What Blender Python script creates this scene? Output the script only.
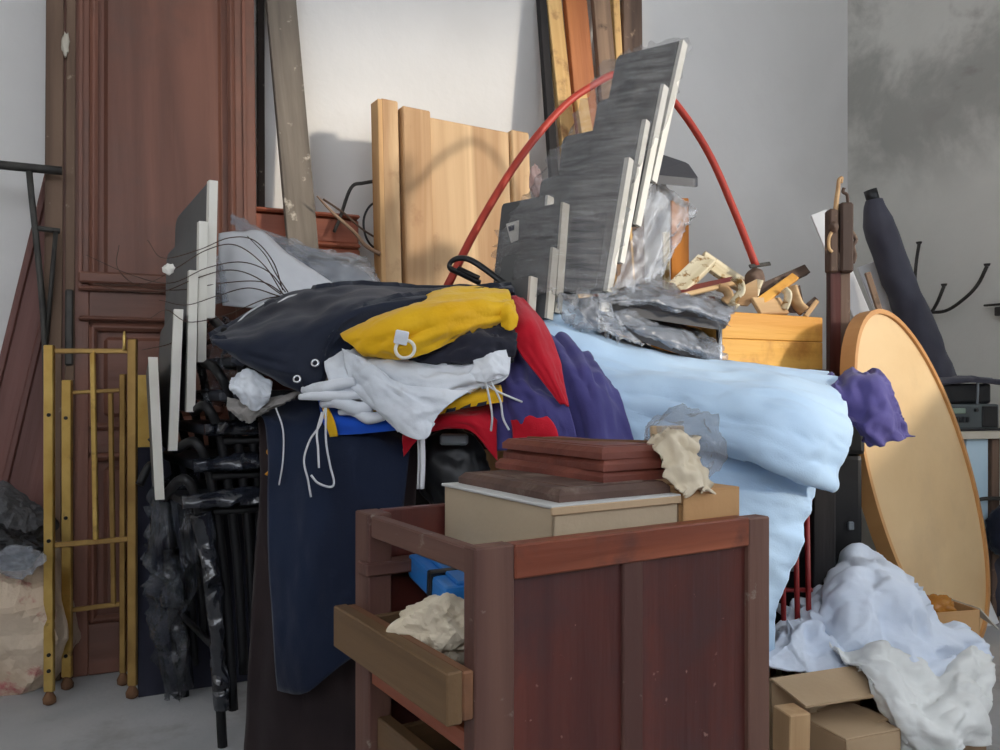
import bpy, bmesh, math, random
import numpy as np
from mathutils import Vector as V, Matrix, noise
for o in list(bpy.data.objects): bpy.data.objects.remove(o)
S = bpy.context.scene
COL = S.collection
# ------------------------------------------------------------------ camera, sky, sun, exposure
CH, F, HZ = 0.75, 850.0, 385.0            # camera height (m), focal length (px), horizon row (px)
cd = bpy.data.cameras.new('camera'); cam = bpy.data.objects.new('camera', cd); COL.objects.link(cam)
cam.location = (0, 0, CH); cam.rotation_euler = (math.pi/2, 0, 0)
cd.sensor_width = 36; cd.lens = 36*F/1000; cd.shift_y = 0.010; cd.clip_start = 0.02
S.camera = cam
wd = bpy.data.worlds.new('sky'); S.world = wd; wd.use_nodes = True
bg = wd.node_tree.nodes['Background']; bg.inputs[0].default_value = (0.86, 0.91, 1.0, 1); bg.inputs[1].default_value = 4.0
sl = bpy.data.lights.new('sun', 'SUN'); sun = bpy.data.objects.new('sun', sl); COL.objects.link(sun)
SUND = V((-.205, .117, -.058)).normalized()
sun.rotation_euler = SUND.to_track_quat('-Z', 'Y').to_euler(); sun.location = (3, -1, 3)
sl.energy = 2.2; sl.angle = math.radians(4.5); sl.color = (1.0, 0.89, 0.74)
S.view_settings.view_transform = 'Standard'; S.view_settings.look = 'None'
S.view_settings.gamma = 1; S.view_settings.use_curve_mapping = False
S.view_settings.exposure = 0.0

# ------------------------------------------------------------------ pixel -> place
def P(px, py, Y): return V(((px-500)/F*Y, Y, CH+(HZ-py)/F*Y))
def Fl(px, py):
    p = P(px, py, CH*F/(py-HZ)); p.z = 0; return p
UX, UY = math.cos(math.radians(24)), math.sin(math.radians(24))
U = V((UX, UY, 0)); N = V((UY, -UX, 0)); UP = V((0, 0, 1)); CO = V((1.46, 3.57, 0))   # back wall direction, its normal, room corner
def Wp(px, py, d=0):       # point d in front of the back wall
    k = (px-500)/F; return P(px, py, (d + CO.dot(N))/(k*N.x+N.y))
def Wr(px, py, d=0):       # point d in front of the right wall
    k = (px-500)/F; return P(px, py, (CO.dot(U)-d)/(k*U.x+U.y))

# ------------------------------------------------------------------ materials
def lin(c):
    c = [x/255 for x in c]; return tuple(x/12.92 if x <= .04045 else ((x+.055)/1.055)**2.4 for x in c)+(1,)
MATS = {}
def pbr(name, c1, c2=None, scale=6, stretch=(1,1,1), rough=.6, metal=0, bump=.15, bscale=40, dirt=None, dscale=5, dth=(.55,.68),
        sheen=0, alpha=1, spec=.4, coat=0, detail=6, dist=.4, lo=.35, hi=.65, sss=0, trans=0, speck=None, wrk=None):
    m = bpy.data.materials.new(name); m.use_nodes = True; nt = m.node_tree; nd = nt.nodes; lk = nt.links
    b = nd['Principled BSDF']
    tc = nd.new('ShaderNodeTexCoord'); oi = nd.new('ShaderNodeObjectInfo')
    mul = nd.new('ShaderNodeMath'); mul.operation = 'MULTIPLY'; mul.inputs[1].default_value = 37.0; lk.new(oi.outputs['Random'], mul.inputs[0])
    ad = nd.new('ShaderNodeVectorMath'); ad.operation = 'ADD'; lk.new(tc.outputs['Object'], ad.inputs[0]); lk.new(mul.outputs[0], ad.inputs[1])
    mp = nd.new('ShaderNodeMapping'); mp.inputs['Scale'].default_value = stretch; lk.new(ad.outputs[0], mp.inputs[0])
    n1 = nd.new('ShaderNodeTexNoise'); n1.inputs['Scale'].default_value = scale; n1.inputs['Detail'].default_value = detail; n1.inputs['Distortion'].default_value = dist
    lk.new(mp.outputs[0], n1.inputs['Vector'])
    r = nd.new('ShaderNodeValToRGB'); r.color_ramp.elements[0].position = lo; r.color_ramp.elements[1].position = hi
    r.color_ramp.elements[0].color = lin(c1); r.color_ramp.elements[1].color = lin(c2 or c1); lk.new(n1.outputs[0], r.inputs[0])
    colour = r.outputs[0]
    if dirt:
        n2 = nd.new('ShaderNodeTexNoise'); n2.inputs['Scale'].default_value = dscale; n2.inputs['Detail'].default_value = 8; n2.inputs['Roughness'].default_value = .65
        lk.new(ad.outputs[0], n2.inputs['Vector'])
        r2 = nd.new('ShaderNodeValToRGB'); r2.color_ramp.elements[0].position = dth[0]; r2.color_ramp.elements[1].position = dth[1]; lk.new(n2.outputs[0], r2.inputs[0])
        mx = nd.new('ShaderNodeMix'); mx.data_type = 'RGBA'; lk.new(r2.outputs[0], mx.inputs[0]); lk.new(colour, mx.inputs[6]); mx.inputs[7].default_value = lin(dirt)
        colour = mx.outputs[2]
    if speck:
        n4 = nd.new('ShaderNodeTexNoise'); n4.inputs['Scale'].default_value = 55; n4.inputs['Detail'].default_value = 5; lk.new(ad.outputs[0], n4.inputs['Vector'])
        r4 = nd.new('ShaderNodeValToRGB'); r4.color_ramp.elements[0].position = .69; r4.color_ramp.elements[1].position = .74; lk.new(n4.outputs[0], r4.inputs[0])
        m4 = nd.new('ShaderNodeMix'); m4.data_type = 'RGBA'; lk.new(r4.outputs[0], m4.inputs[0]); lk.new(colour, m4.inputs[6]); m4.inputs[7].default_value = lin(speck)
        colour = m4.outputs[2]
    lk.new(colour, b.inputs['Base Color'])
    if bump:
        n3 = nd.new('ShaderNodeTexNoise'); n3.inputs['Scale'].default_value = bscale; n3.inputs['Detail'].default_value = 4; lk.new(mp.outputs[0], n3.inputs['Vector'])
        bp = nd.new('ShaderNodeBump'); bp.inputs['Strength'].default_value = bump; bp.inputs['Distance'].default_value = .01
        lk.new(n3.outputs[0], bp.inputs['Height']); lk.new(bp.outputs[0], b.inputs['Normal'])
    if wrk:      # creases
        n5 = nd.new('ShaderNodeTexNoise'); n5.noise_type = 'RIDGED_MULTIFRACTAL'; n5.inputs['Scale'].default_value = wrk[0]; n5.inputs['Detail'].default_value = 3; n5.inputs['Distortion'].default_value = .6
        n5.inputs['Roughness'].default_value = .45; lk.new(ad.outputs[0], n5.inputs['Vector'])
        b5 = nd.new('ShaderNodeBump'); b5.inputs['Strength'].default_value = wrk[1]; b5.inputs['Distance'].default_value = wrk[2]*2.6; lk.new(n5.outputs[0], b5.inputs['Height'])
        if bump: lk.new(bp.outputs[0], b5.inputs['Normal'])
        lk.new(b5.outputs[0], b.inputs['Normal'])
    b.inputs['Roughness'].default_value = rough; b.inputs['Metallic'].default_value = metal; b.inputs['Alpha'].default_value = alpha
    b.inputs['Specular IOR Level'].default_value = spec; b.inputs['Sheen Weight'].default_value = sheen; b.inputs['Coat Weight'].default_value = coat
    b.inputs['Transmission Weight'].default_value = trans
    MATS[name] = m; return m
WG = (.07, 1, 1)      # grain runs along local X
def wood(name, c1, c2, **k):
    a = dict(scale=14, stretch=WG, rough=.55, bump=.25, bscale=45, dist=.8); a.update(k); return pbr(name, c1, c2, **a)
wood('door wood', (104,68,55), (130,86,70), dirt=(94,72,63), dscale=2.2, dth=(.5,.75), rough=.5, scale=9)
wood('door edge', (92,72,58), (124,100,82), dirt=(166,150,130), dscale=16, dth=(.62,.7), rough=.75)
wood('board wood', (98,62,55), (120,78,70), rough=.55, scale=8)
wood('cornice wood', (146,80,58), (174,102,76), rough=.5)
wood('grey plank', (92,84,76), (134,124,112), dirt=(196,186,170), dscale=14, dth=(.6,.68), rough=.85)
wood('dark flaky wood', (38,32,30), (64,54,48), dirt=(178,168,150), dscale=26, dth=(.62,.68), rough=.85)
wood('pale pine', (168,126,84), (216,182,138), dirt=(150,106,72), dscale=6, dth=(.6,.8), rough=.6, scale=8)
wood('pine edge', (168,122,76), (212,170,118), rough=.65)
wood('orange plank', (150,84,44), (182,112,62), rough=.5)
wood('brown grey plank', (98,78,66), (146,120,98), rough=.8, dirt=(70,58,50), dscale=9)
wood('yellow plank', (198,156,96), (226,192,134), rough=.65, dirt=(150,110,70), dscale=9)
wood('black plank', (22,20,22), (38,35,36), rough=.8)
wood('cabinet wood', (72,34,32), (108,54,44), dirt=(66,46,48), dscale=5, dth=(.45,.7), speck=(150,118,106), rough=.36, spec=.5, scale=7)
wood('cabinet rail wood', (122,62,42), (160,90,62), dirt=(84,50,44), dscale=7, dth=(.52,.7), rough=.45)
wood('cabinet worn wood', (84,54,48), (112,80,68), dirt=(150,138,126), dscale=22, dth=(.62,.72), rough=.6)
wood('drawer wood', (86,64,42), (112,86,58), dirt=(128,84,58), dscale=4, rough=.6)
wood('drawer end wood', (104,70,48), (134,92,64), rough=.6)
wood('slab wood', (98,48,38), (130,72,58), rough=.5, dirt=(150,120,104), dscale=10, dth=(.6,.8))
wood('dark slab wood', (72,52,46), (100,76,66), rough=.55, dirt=(140,124,112), dscale=9)
wood('crate wood', (214,152,64), (240,188,96), dirt=(176,112,48), dscale=4, dth=(.55,.75), rough=.55, scale=6)
wood('orange board', (206,122,34), (222,140,46), rough=.5)
wood('carved wood', (70,54,46), (112,90,76), dirt=(150,128,106), dscale=18, dth=(.6,.72), rough=.7)
wood('dark red wood', (62,26,22), (92,42,34), rough=.5)
wood('bracket wood', (176,138,96), (214,180,134), rough=.65)
wood('cream gilt wood', (206,192,156), (236,226,198), dirt=(150,112,56), dscale=30, dth=(.52,.6), rough=.7)
pbr('oval veneer', (218,184,136), (230,200,154), scale=3, stretch=(1,.25,1), rough=.42, bump=.05, dirt=(206,176,136), dscale=3, dth=(.5,.8))
pbr('oval rim wood', (190,136,82), (208,156,100), scale=5, rough=.45, bump=.05)
pbr('oval rim edge', (158,110,72), (178,128,88), scale=5, rough=.5, bump=.05)
pbr('plaster', (214,212,209), (225,223,220), scale=1.6, rough=.92, bump=.12, bscale=30, spec=.2)
pbr('cement', (158,160,162), (184,184,184), scale=2.2, rough=.75, bump=.12, bscale=60, dirt=(138,132,126), dscale=3, dth=(.52,.75), spec=.35)
pbr('ceiling paint', (218,216,210), rough=.95, bump=0)
pbr('brass', (192,156,84), (216,184,110), scale=12, rough=.34, metal=.85, bump=.08, dirt=(120,92,58), dscale=14, dth=(.6,.75))
pbr('dull brass', (142,112,66), (172,140,84), scale=12, rough=.45, metal=.75, bump=.08)
pbr('iron', (58,56,54), (78,76,72), scale=20, rough=.6, metal=.5, bump=.1)
pbr('black metal', (22,22,24), (34,34,36), rough=.45, metal=.3, bump=.05)
pbr('chrome', (200,202,206), rough=.2, metal=1, bump=0)
pbr('rust', (92,66,48), (122,88,62), rough=.8, metal=.2)
pbr('chair grey', (86,86,86), (96,96,95), scale=4, rough=.55, bump=.05)
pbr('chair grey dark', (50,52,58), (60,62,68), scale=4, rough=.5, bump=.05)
pbr('edge white', (218,214,202), (232,229,220), rough=.6, bump=.03)
pbr('edge cream', (186,178,162), (204,198,184), rough=.6, bump=.03)
def fab(name, c1, c2, **k):
    a = dict(scale=5, rough=.85, bump=.12, bscale=320, sheen=.15, spec=.2); a.update(k); return pbr(name, c1, c2, **a)
fab('navy cloth', (16,22,38), (26,34,52), rough=.6, wrk=(5, 0.45, 0.014))
fab('navy hanging', (14,24,46), (22,34,58), rough=.75, dirt=(40,50,72), dscale=7, dth=(.6,.85), wrk=(4, 0.35, 0.014))
fab('dark brown cloth', (38,30,32), (48,38,38), rough=.9)
fab('black cloth', (34,35,46), (46,47,60), wrk=(9, 0.6, 0.012))
fab('yellow cloth', (232,176,16), (246,196,38), rough=.6, bscale=90, bump=.2, wrk=(7, 0.55, 0.014))
fab('orange cloth', (244,160,20), (250,176,40), rough=.6)
fab('white cloth', (212,218,226), (228,232,238), dirt=(172,172,174), dscale=8, dth=(.58,.78), wrk=(8, 0.6, 0.014))
fab('royal blue cloth', (20,70,178), (32,88,198))
fab('red cloth', (184,10,34), (206,22,46), rough=.7, wrk=(6, 0.4, 0.012))
fab('purple cloth', (66,62,118), (80,76,136), rough=.75, wrk=(5, 0.4, 0.014))
fab('violet cloth', (78,72,132), (92,86,150), rough=.7, wrk=(6, 0.4, 0.014))
fab('light blue cloth', (176,204,232), (190,216,240), rough=.7, wrk=(4, 0.3, 0.014))
fab('white blue cloth', (206,218,236), (222,230,242), rough=.8, wrk=(5, 0.5, 0.018))
fab('ivory cloth', (220,222,220), (234,236,234), rough=.8, wrk=(5, 0.5, 0.018))
fab('charcoal bag cloth', (56,56,66), (68,68,78), rough=.8, wrk=(7, 0.5, 0.014))
fab('cord white', (206,208,212), (222,222,224), bscale=200)
fab('grey rag', (128,124,122), (150,146,142))
fab('pink rag', (206,170,160), (222,190,180))
pbr('kraft paper', (196,170,136), (216,194,162), scale=5, rough=.75, bump=.2, bscale=30)
pbr('cream paper', (212,198,172), (228,216,194), scale=5, rough=.75, bump=.2, bscale=30, wrk=(14, 0.7, 0.01))
pbr('cardboard', (176,150,118), (190,164,132), scale=3, rough=.85, bump=.08, bscale=80)
pbr('orange cardboard', (190,146,98), (202,160,112), scale=3, rough=.85, bump=.08, bscale=80)
pbr('beige cardboard', (176,158,132), (192,174,148), scale=2, rough=.85, bump=.08, bscale=80)
pbr('dark cardboard', (132,108,82), (148,122,94), rough=.9)
pbr('paper grey', (188,188,186), (206,206,204), rough=.8)
pbr('sack weave', (198,176,152), (216,198,176), scale=4, rough=.8, bump=.25, bscale=120, dirt=(178,104,104), dscale=7, dth=(.58,.66), wrk=(7, 0.5, 0.012))
pbr('grey sheet cloth', (70,70,72), (92,92,94), scale=5, rough=.7, bump=.1, wrk=(7, 0.5, 0.012))
pbr('blue plastic', (38,112,190), (52,128,206), rough=.3, bump=.02)
pbr('black plastic', (24,25,28), (34,35,38), rough=.4, bump=.05)
pbr('grey plastic', (110,116,122), (126,132,138), rough=.4, bump=.03)
pbr('dark grey plastic', (66,72,74), (78,84,86), rough=.45, bump=.05)
pbr('lcd', (118,136,124), (128,146,132), rough=.3, bump=0)
pbr('white paint', (224,226,228), (234,235,236), rough=.6, bump=.04)
pbr('pale blue paint', (176,204,220), (190,214,228), rough=.6, bump=.04)
pbr('red tube plastic', (168,54,42), (188,66,50), scale=3, rough=.45, bump=.03)
pbr('dark red tube plastic', (118,36,40), (138,46,48), scale=3, rough=.45, bump=.03)
pbr('red metal', (116,24,26), (138,32,32), rough=.45, bump=.03)
pbr('print ink', (52,60,78), (60,68,84), rough=.7, bump=0)
pbr('twig bark', (62,46,38), (86,66,52), rough=.8, bump=.1)
pbr('pale stick bark', (124,96,76), (160,132,108), rough=.8, bump=.1)
pbr('orange strap', (206,130,24), (222,150,40), rough=.6)
pbr('clear film', (214,220,228), (232,236,242), scale=18, rough=.16, alpha=.26, bump=.5, bscale=60, spec=.8, wrk=(12, 0.9, 0.02))
pbr('grey film', (150,156,166), (182,188,198), scale=18, rough=.18, alpha=.36, bump=.5, bscale=50, spec=.9, wrk=(12, 0.9, 0.02))
pbr('stretch film', (120,120,122), (190,190,192), scale=20, stretch=(.35,1,6), rough=.25, alpha=.2, bump=.8, bscale=30, spec=.7)
pbr('milky sheet', (206,208,212), (222,224,228), scale=4, rough=.45, alpha=.92, bump=.15, bscale=20, wrk=(6, 0.3, 0.014))
pbr('grey wrap', (84,90,102), (122,130,142), scale=9, rough=.22, bump=.35, bscale=25, spec=.7, dirt=(206,210,216), dscale=20, dth=(.62,.7), wrk=(9, 0.6, 0.014))
pbr('dark wrap', (38,42,50), (112,118,128), scale=14, rough=.1, lo=.45, hi=.75, alpha=.34, bump=.6, bscale=60, spec=.8, wrk=(14, 0.9, 0.02))
pbr('shiny black wrap', (22,24,30), (40,44,54), scale=16, rough=.16, bump=.3, bscale=50, spec=.9, wrk=(16, .9, .02))
pbr('amber film', (170,110,40), (206,150,70), scale=10, rough=.25, bump=.3)
pbr('glass', (230,236,238), rough=.05, trans=1, bump=0)
M = MATS
# stained plaster of the right wall
def stained():
    m = pbr('stained plaster', (206,205,198), (218,216,209), scale=1.6, rough=.92, bump=.15, bscale=30, spec=.2); nt = m.node_tree; nd = nt.nodes; lk = nt.links
    b = nd['Principled BSDF']; base = b.inputs['Base Color'].links[0].from_socket
    g = nd.new('ShaderNodeNewGeometry'); sx = nd.new('ShaderNodeSeparateXYZ'); lk.new(g.outputs['Position'], sx.inputs[0])
    def mr(sock, a, b_, c, d):
        q = nd.new('ShaderNodeMapRange'); q.interpolation_type = 'SMOOTHSTEP'; lk.new(sock, q.inputs[0])
        for i, v in enumerate((a, b_, c, d)): q.inputs[1+i].default_value = v
        return q.outputs[0]
    def mt(op, a, c):
        q = nd.new('ShaderNodeMath'); q.operation = op; q.use_clamp = True; lk.new(a, q.inputs[0])
        if isinstance(c, float): q.inputs[1].default_value = c
        else: lk.new(c, q.inputs[1])
        return q.outputs[0]
    def nz(sc, off, dist=1.2):
        mp = nd.new('ShaderNodeMapping'); mp.inputs['Location'].default_value = off; lk.new(g.outputs['Position'], mp.inputs[0])
        q = nd.new('ShaderNodeTexNoise'); q.inputs['Scale'].default_value = sc; q.inputs['Detail'].default_value = 9; q.inputs['Roughness'].default_value = .62; q.inputs['Distortion'].default_value = dist
        lk.new(mp.outputs[0], q.inputs['Vector']); return q.outputs[0]
    hi = mr(sx.outputs[2], 1.38, 1.72, 0, 1)
    st = mt('MULTIPLY', mr(nz(1.9, (3.1, .4, 1.7), .25), .40, .60, 0, 1), hi)
    st = mt('MULTIPLY', st, .62)
    mx = nd.new('ShaderNodeMix'); mx.data_type = 'RGBA'; lk.new(st, mx.inputs[0]); lk.new(base, mx.inputs[6]); mx.inputs[7].default_value = lin((134,134,128))
    s2 = mt('MULTIPLY', mr(nz(6, (9, 2, 5), .5), .5, .7, 0, 1), mr(sx.outputs[2], 1.45, 1.75, 0, 1))
    s2 = mt('MULTIPLY', s2, mr(sx.outputs[0], 1.55, 1.78, 0, 1)); s2 = mt('MULTIPLY', s2, .5)
    m2 = nd.new('ShaderNodeMix'); m2.data_type = 'RGBA'; lk.new(s2, m2.inputs[0]); lk.new(mx.outputs[2], m2.inputs[6]); m2.inputs[7].default_value = lin((112,96,94))
    lk.new(m2.outputs[2], b.inputs['Base Color'])
stained()

# ------------------------------------------------------------------ objects
WM = {}
def link(o, Mx, parent):
    COL.objects.link(o); o.matrix_basis = Mx; WM[o.name] = Mx.copy()
    if parent: o.parent = parent; o.matrix_parent_inverse = WM[parent.name].inverted()
    return o
def tag(o, label, cat, group=None):
    o['label'] = label; o['category'] = cat
    if group: o['group'] = group
    return o
def thing(name, label, cat, loc, group=None):
    o = bpy.data.objects.new(name, None); o.empty_display_size = .05
    return tag(link(o, Matrix.Translation(V(loc)), None), label, cat, group)
def mk(name, verts, faces, mat, parent=None, Mx=None, smooth=False):
    me = bpy.data.meshes.new(name); me.from_pydata([tuple(v) for v in verts], [], faces)
    me.materials.append(M[mat]); me.update()
    bm = bmesh.new(); bm.from_mesh(me); bmesh.ops.recalc_face_normals(bm, faces=bm.faces); bm.to_mesh(me); bm.free()
    if smooth: me.polygons.foreach_set('use_smooth', [True]*len(me.polygons))
    if Mx is None:      # put the origin at the middle of the mesh
        c = sum((v.co for v in me.vertices), V())/max(1, len(me.vertices)); me.transform(Matrix.Translation(-c)); Mx = Matrix.Translation(c)
    return link(bpy.data.objects.new(name, me), Mx, parent)
def frame(origin, x, z):
    x = V(x).normalized(); z = V(z); z = (z-x*z.dot(x)).normalized(); y = z.cross(x)
    m = Matrix((x, y, z)).transposed().to_4x4(); m.translation = V(origin); return m
def fbox(name, Fm, xr, yr, zr, mat, parent=None, bev=.002, seg=1):
    c = V(((xr[0]+xr[1])/2, (yr[0]+yr[1])/2, (zr[0]+zr[1])/2)); d = [abs(xr[1]-xr[0]), abs(yr[1]-yr[0]), abs(zr[1]-zr[0])]
    i = d.index(max(d)); o3 = [i, (i+1) % 3, (i+2) % 3]; dd = [d[k] for k in o3]
    R = Matrix.Identity(4)
    for col, k in enumerate(o3):
        for rr in range(3): R[rr][col] = 1.0 if rr == k else 0.0
    bm = bmesh.new(); bmesh.ops.create_cube(bm, size=1)
    for v in bm.verts: v.co = V((v.co.x*dd[0], v.co.y*dd[1], v.co.z*dd[2]))
    if bev: bmesh.ops.bevel(bm, geom=list(bm.edges), offset=min(bev, min(dd)*.45), segments=seg, affect='EDGES', profile=.6)
    me = bpy.data.meshes.new(name); bm.to_mesh(me); bm.free(); me.materials.append(M[mat])
    return link(bpy.data.objects.new(name, me), Fm @ Matrix.Translation(c) @ R, parent)
def plank(name, A, B, width, thick, mat, parent=None, face=None, bev=.002):
    """board from A to B (centre line of its front face), broad side towards `face`"""
    A = V(A); B = V(B); f = V(face) if face is not None else N
    Fm = frame(A, B-A, f); L = (B-A).length
    return fbox(name, Fm, (0, L), (-width/2, width/2), (-thick, 0), mat, parent, bev)
def cr(p0, p1, p2, p3, t):
    return .5*((2*p1)+(p2-p0)*t+(2*p0-5*p1+4*p2-p3)*t*t+(3*p1-p0-3*p2+p3)*t*t*t)
def spline(pts, n):
    pts = [V(p) for p in pts]; k = len(pts)-1; out = []
    for i in range(n+1):
        s = i/n*k; a = min(int(s), k-1); t = s-a
        g = lambda j: pts[j] if 0 <= j <= k else (2*pts[0]-pts[1] if j < 0 else 2*pts[k]-pts[k-1])
        out.append(cr(g(a-1), g(a), g(a+1), g(a+2), t))
    return out
def tube(name, pts, r, mat, parent=None, n=None, sides=8, flat=1.0, smooth=True, curve=True, jit=0.0):
    pts = spline(pts, n or max(8, 6*(len(pts)-1))) if curve else [V(p) for p in pts]
    k = len(pts); rs = r if isinstance(r, (list, tuple)) else None; vs = []; fs = []; nrm = None
    for i, p in enumerate(pts):
        t = (pts[min(i+1, k-1)]-pts[max(i-1, 0)]).normalized()
        if nrm is None: nrm = t.orthogonal().normalized()
        nrm = (nrm-t*nrm.dot(t)).normalized(); b = t.cross(nrm)
        if rs: s = i/(k-1)*(len(rs)-1); a = min(int(s), len(rs)-2); rr = rs[a]*(1-(s-a))+rs[a+1]*(s-a)
        else: rr = r
        for j in range(sides):
            a = 2*math.pi*j/sides; dv = nrm*math.cos(a)+b*math.sin(a)*flat; vs.append(p+dv*rr*(1+(jit*rid((p+dv*.08)*11) if jit else 0)))
    for i in range(k-1):
        for j in range(sides):
            fs.append((i*sides+j, i*sides+(j+1) % sides, (i+1)*sides+(j+1) % sides, (i+1)*sides+j))
    fs.append(tuple(range(sides))); fs.append(tuple(range((k-1)*sides, k*sides)))
    return mk(name, vs, fs, mat, parent, smooth=smooth)
def rpanel(name, c4, thick, mat, parent=None, r=.1, back=None, u=(0,1), v=(0,1), lift=0.0):
    """panel with rounded corners between the corners TL, TR, BR, BL; thickness goes away from the camera"""
    TL, TR, BR, BL = [V(c) for c in c4]
    bi = lambda a, b: TL*(1-a)*(1-b)+TR*a*(1-b)+BR*a*b+BL*(1-a)*b
    nn = (TR-TL).cross(BL-TL).normalized(); ctr = bi(.5, .5)
    if back is None: back = nn if nn.dot(ctr-cam.location) > 0 else -nn
    ring = []
    for (cx, cy, a0) in ((1, 0, -90), (1, 1, 0), (0, 1, 90), (0, 0, 180)):
        for q in range(5):
            a = math.radians(a0+q*22.5); qx = cx+(-r if cx else r)+math.cos(a)*r; qy = cy+(-r if cy else r)+math.sin(a)*r
            ring.append((u[0]+(u[1]-u[0])*qx, v[0]+(v[1]-v[0])*qy))
    k = len(ring); vs = [bi(*q)-back*lift for q in ring]+[bi(*q)+back*(thick+lift) for q in ring]
    fs = [tuple(range(k)), tuple(range(2*k-1, k-1, -1))]+[(i, (i+1) % k, k+(i+1) % k, k+i) for i in range(k)]
    return mk(name, vs, fs, mat, parent)
def prism(name, pts, depth, mat, parent=None, Mx=None):
    """outline of 3D points lying in a plane, made `depth` (a vector) thick"""
    pts = [V(p) for p in pts]; d = V(depth); k = len(pts)
    return mk(name, pts+[p+d for p in pts], [tuple(range(k)), tuple(range(2*k-1, k-1, -1))]+[(i, (i+1) % k, k+(i+1) % k, k+i) for i in range(k)], mat, parent)
def rid(p): return 1-2*abs(noise.noise(p))
def buckle(G, su, sv, seed, it=140, att=.035, bend=.5):
    """excess fabric: the sheet is longer than its place by su (across) and sv (down), so it buckles into folds"""
    B = np.array(G, dtype=float); p = B.copy(); rn = np.random.RandomState(seed+1); h, w = B.shape[:2]
    d = np.gradient(B, axis=0); e = np.gradient(B, axis=1); nn = np.cross(d, e); nn /= (np.linalg.norm(nn, axis=2, keepdims=True)+1e-12)
    L = np.linalg.norm(e, axis=2).mean(); q = rn.randn(h, w)
    for _ in range(3): q = (q+np.roll(q, 1, 0)+np.roll(q, 1, 1)+np.roll(q, -1, 0)+np.roll(q, -1, 1))/5
    p += nn*q[..., None]*L*1.2
    cs = []
    for (di, dj, k) in ((0, 1, 1.), (1, 0, 1.), (1, 1, .6), (1, -1, .6), (0, 2, bend), (2, 0, bend)):
        if dj >= 0: A_ = (slice(0, h-di), slice(0, w-dj)); C_ = (slice(di, h), slice(dj, w))
        else: A_ = (slice(0, h-di), slice(1, w)); C_ = (slice(di, h), slice(0, w-1))
        v = B[C_]-B[A_]; f = su if di == 0 else sv if dj == 0 else (su+sv)/2
        big = max(abs(di), abs(dj)) > 1
        cs.append((A_, C_, np.linalg.norm(v, axis=2)*(1+f*(.5 if big else 1)), k, big))
    for t in range(it):
        acc = np.zeros_like(p); cnt = np.full((h, w, 1), 1e-6)
        for (A_, C_, r, k, big) in cs:
            v = p[C_]-p[A_]; l = np.linalg.norm(v, axis=2)+1e-12; s = (l-r)/l*.5*k
            if big: s = np.minimum(s, 0)          # only keeps it from bending too sharply
            s = s[..., None]*v; acc[A_] += s; acc[C_] -= s; cnt[A_] += k; cnt[C_] += k
        p += acc/cnt*1.6
        o = p-B; nd = (o*nn).sum(2, keepdims=True)*nn; p -= att*(t < it*.8)*nd*.6+(o-nd)*att*1.5
    return p
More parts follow.
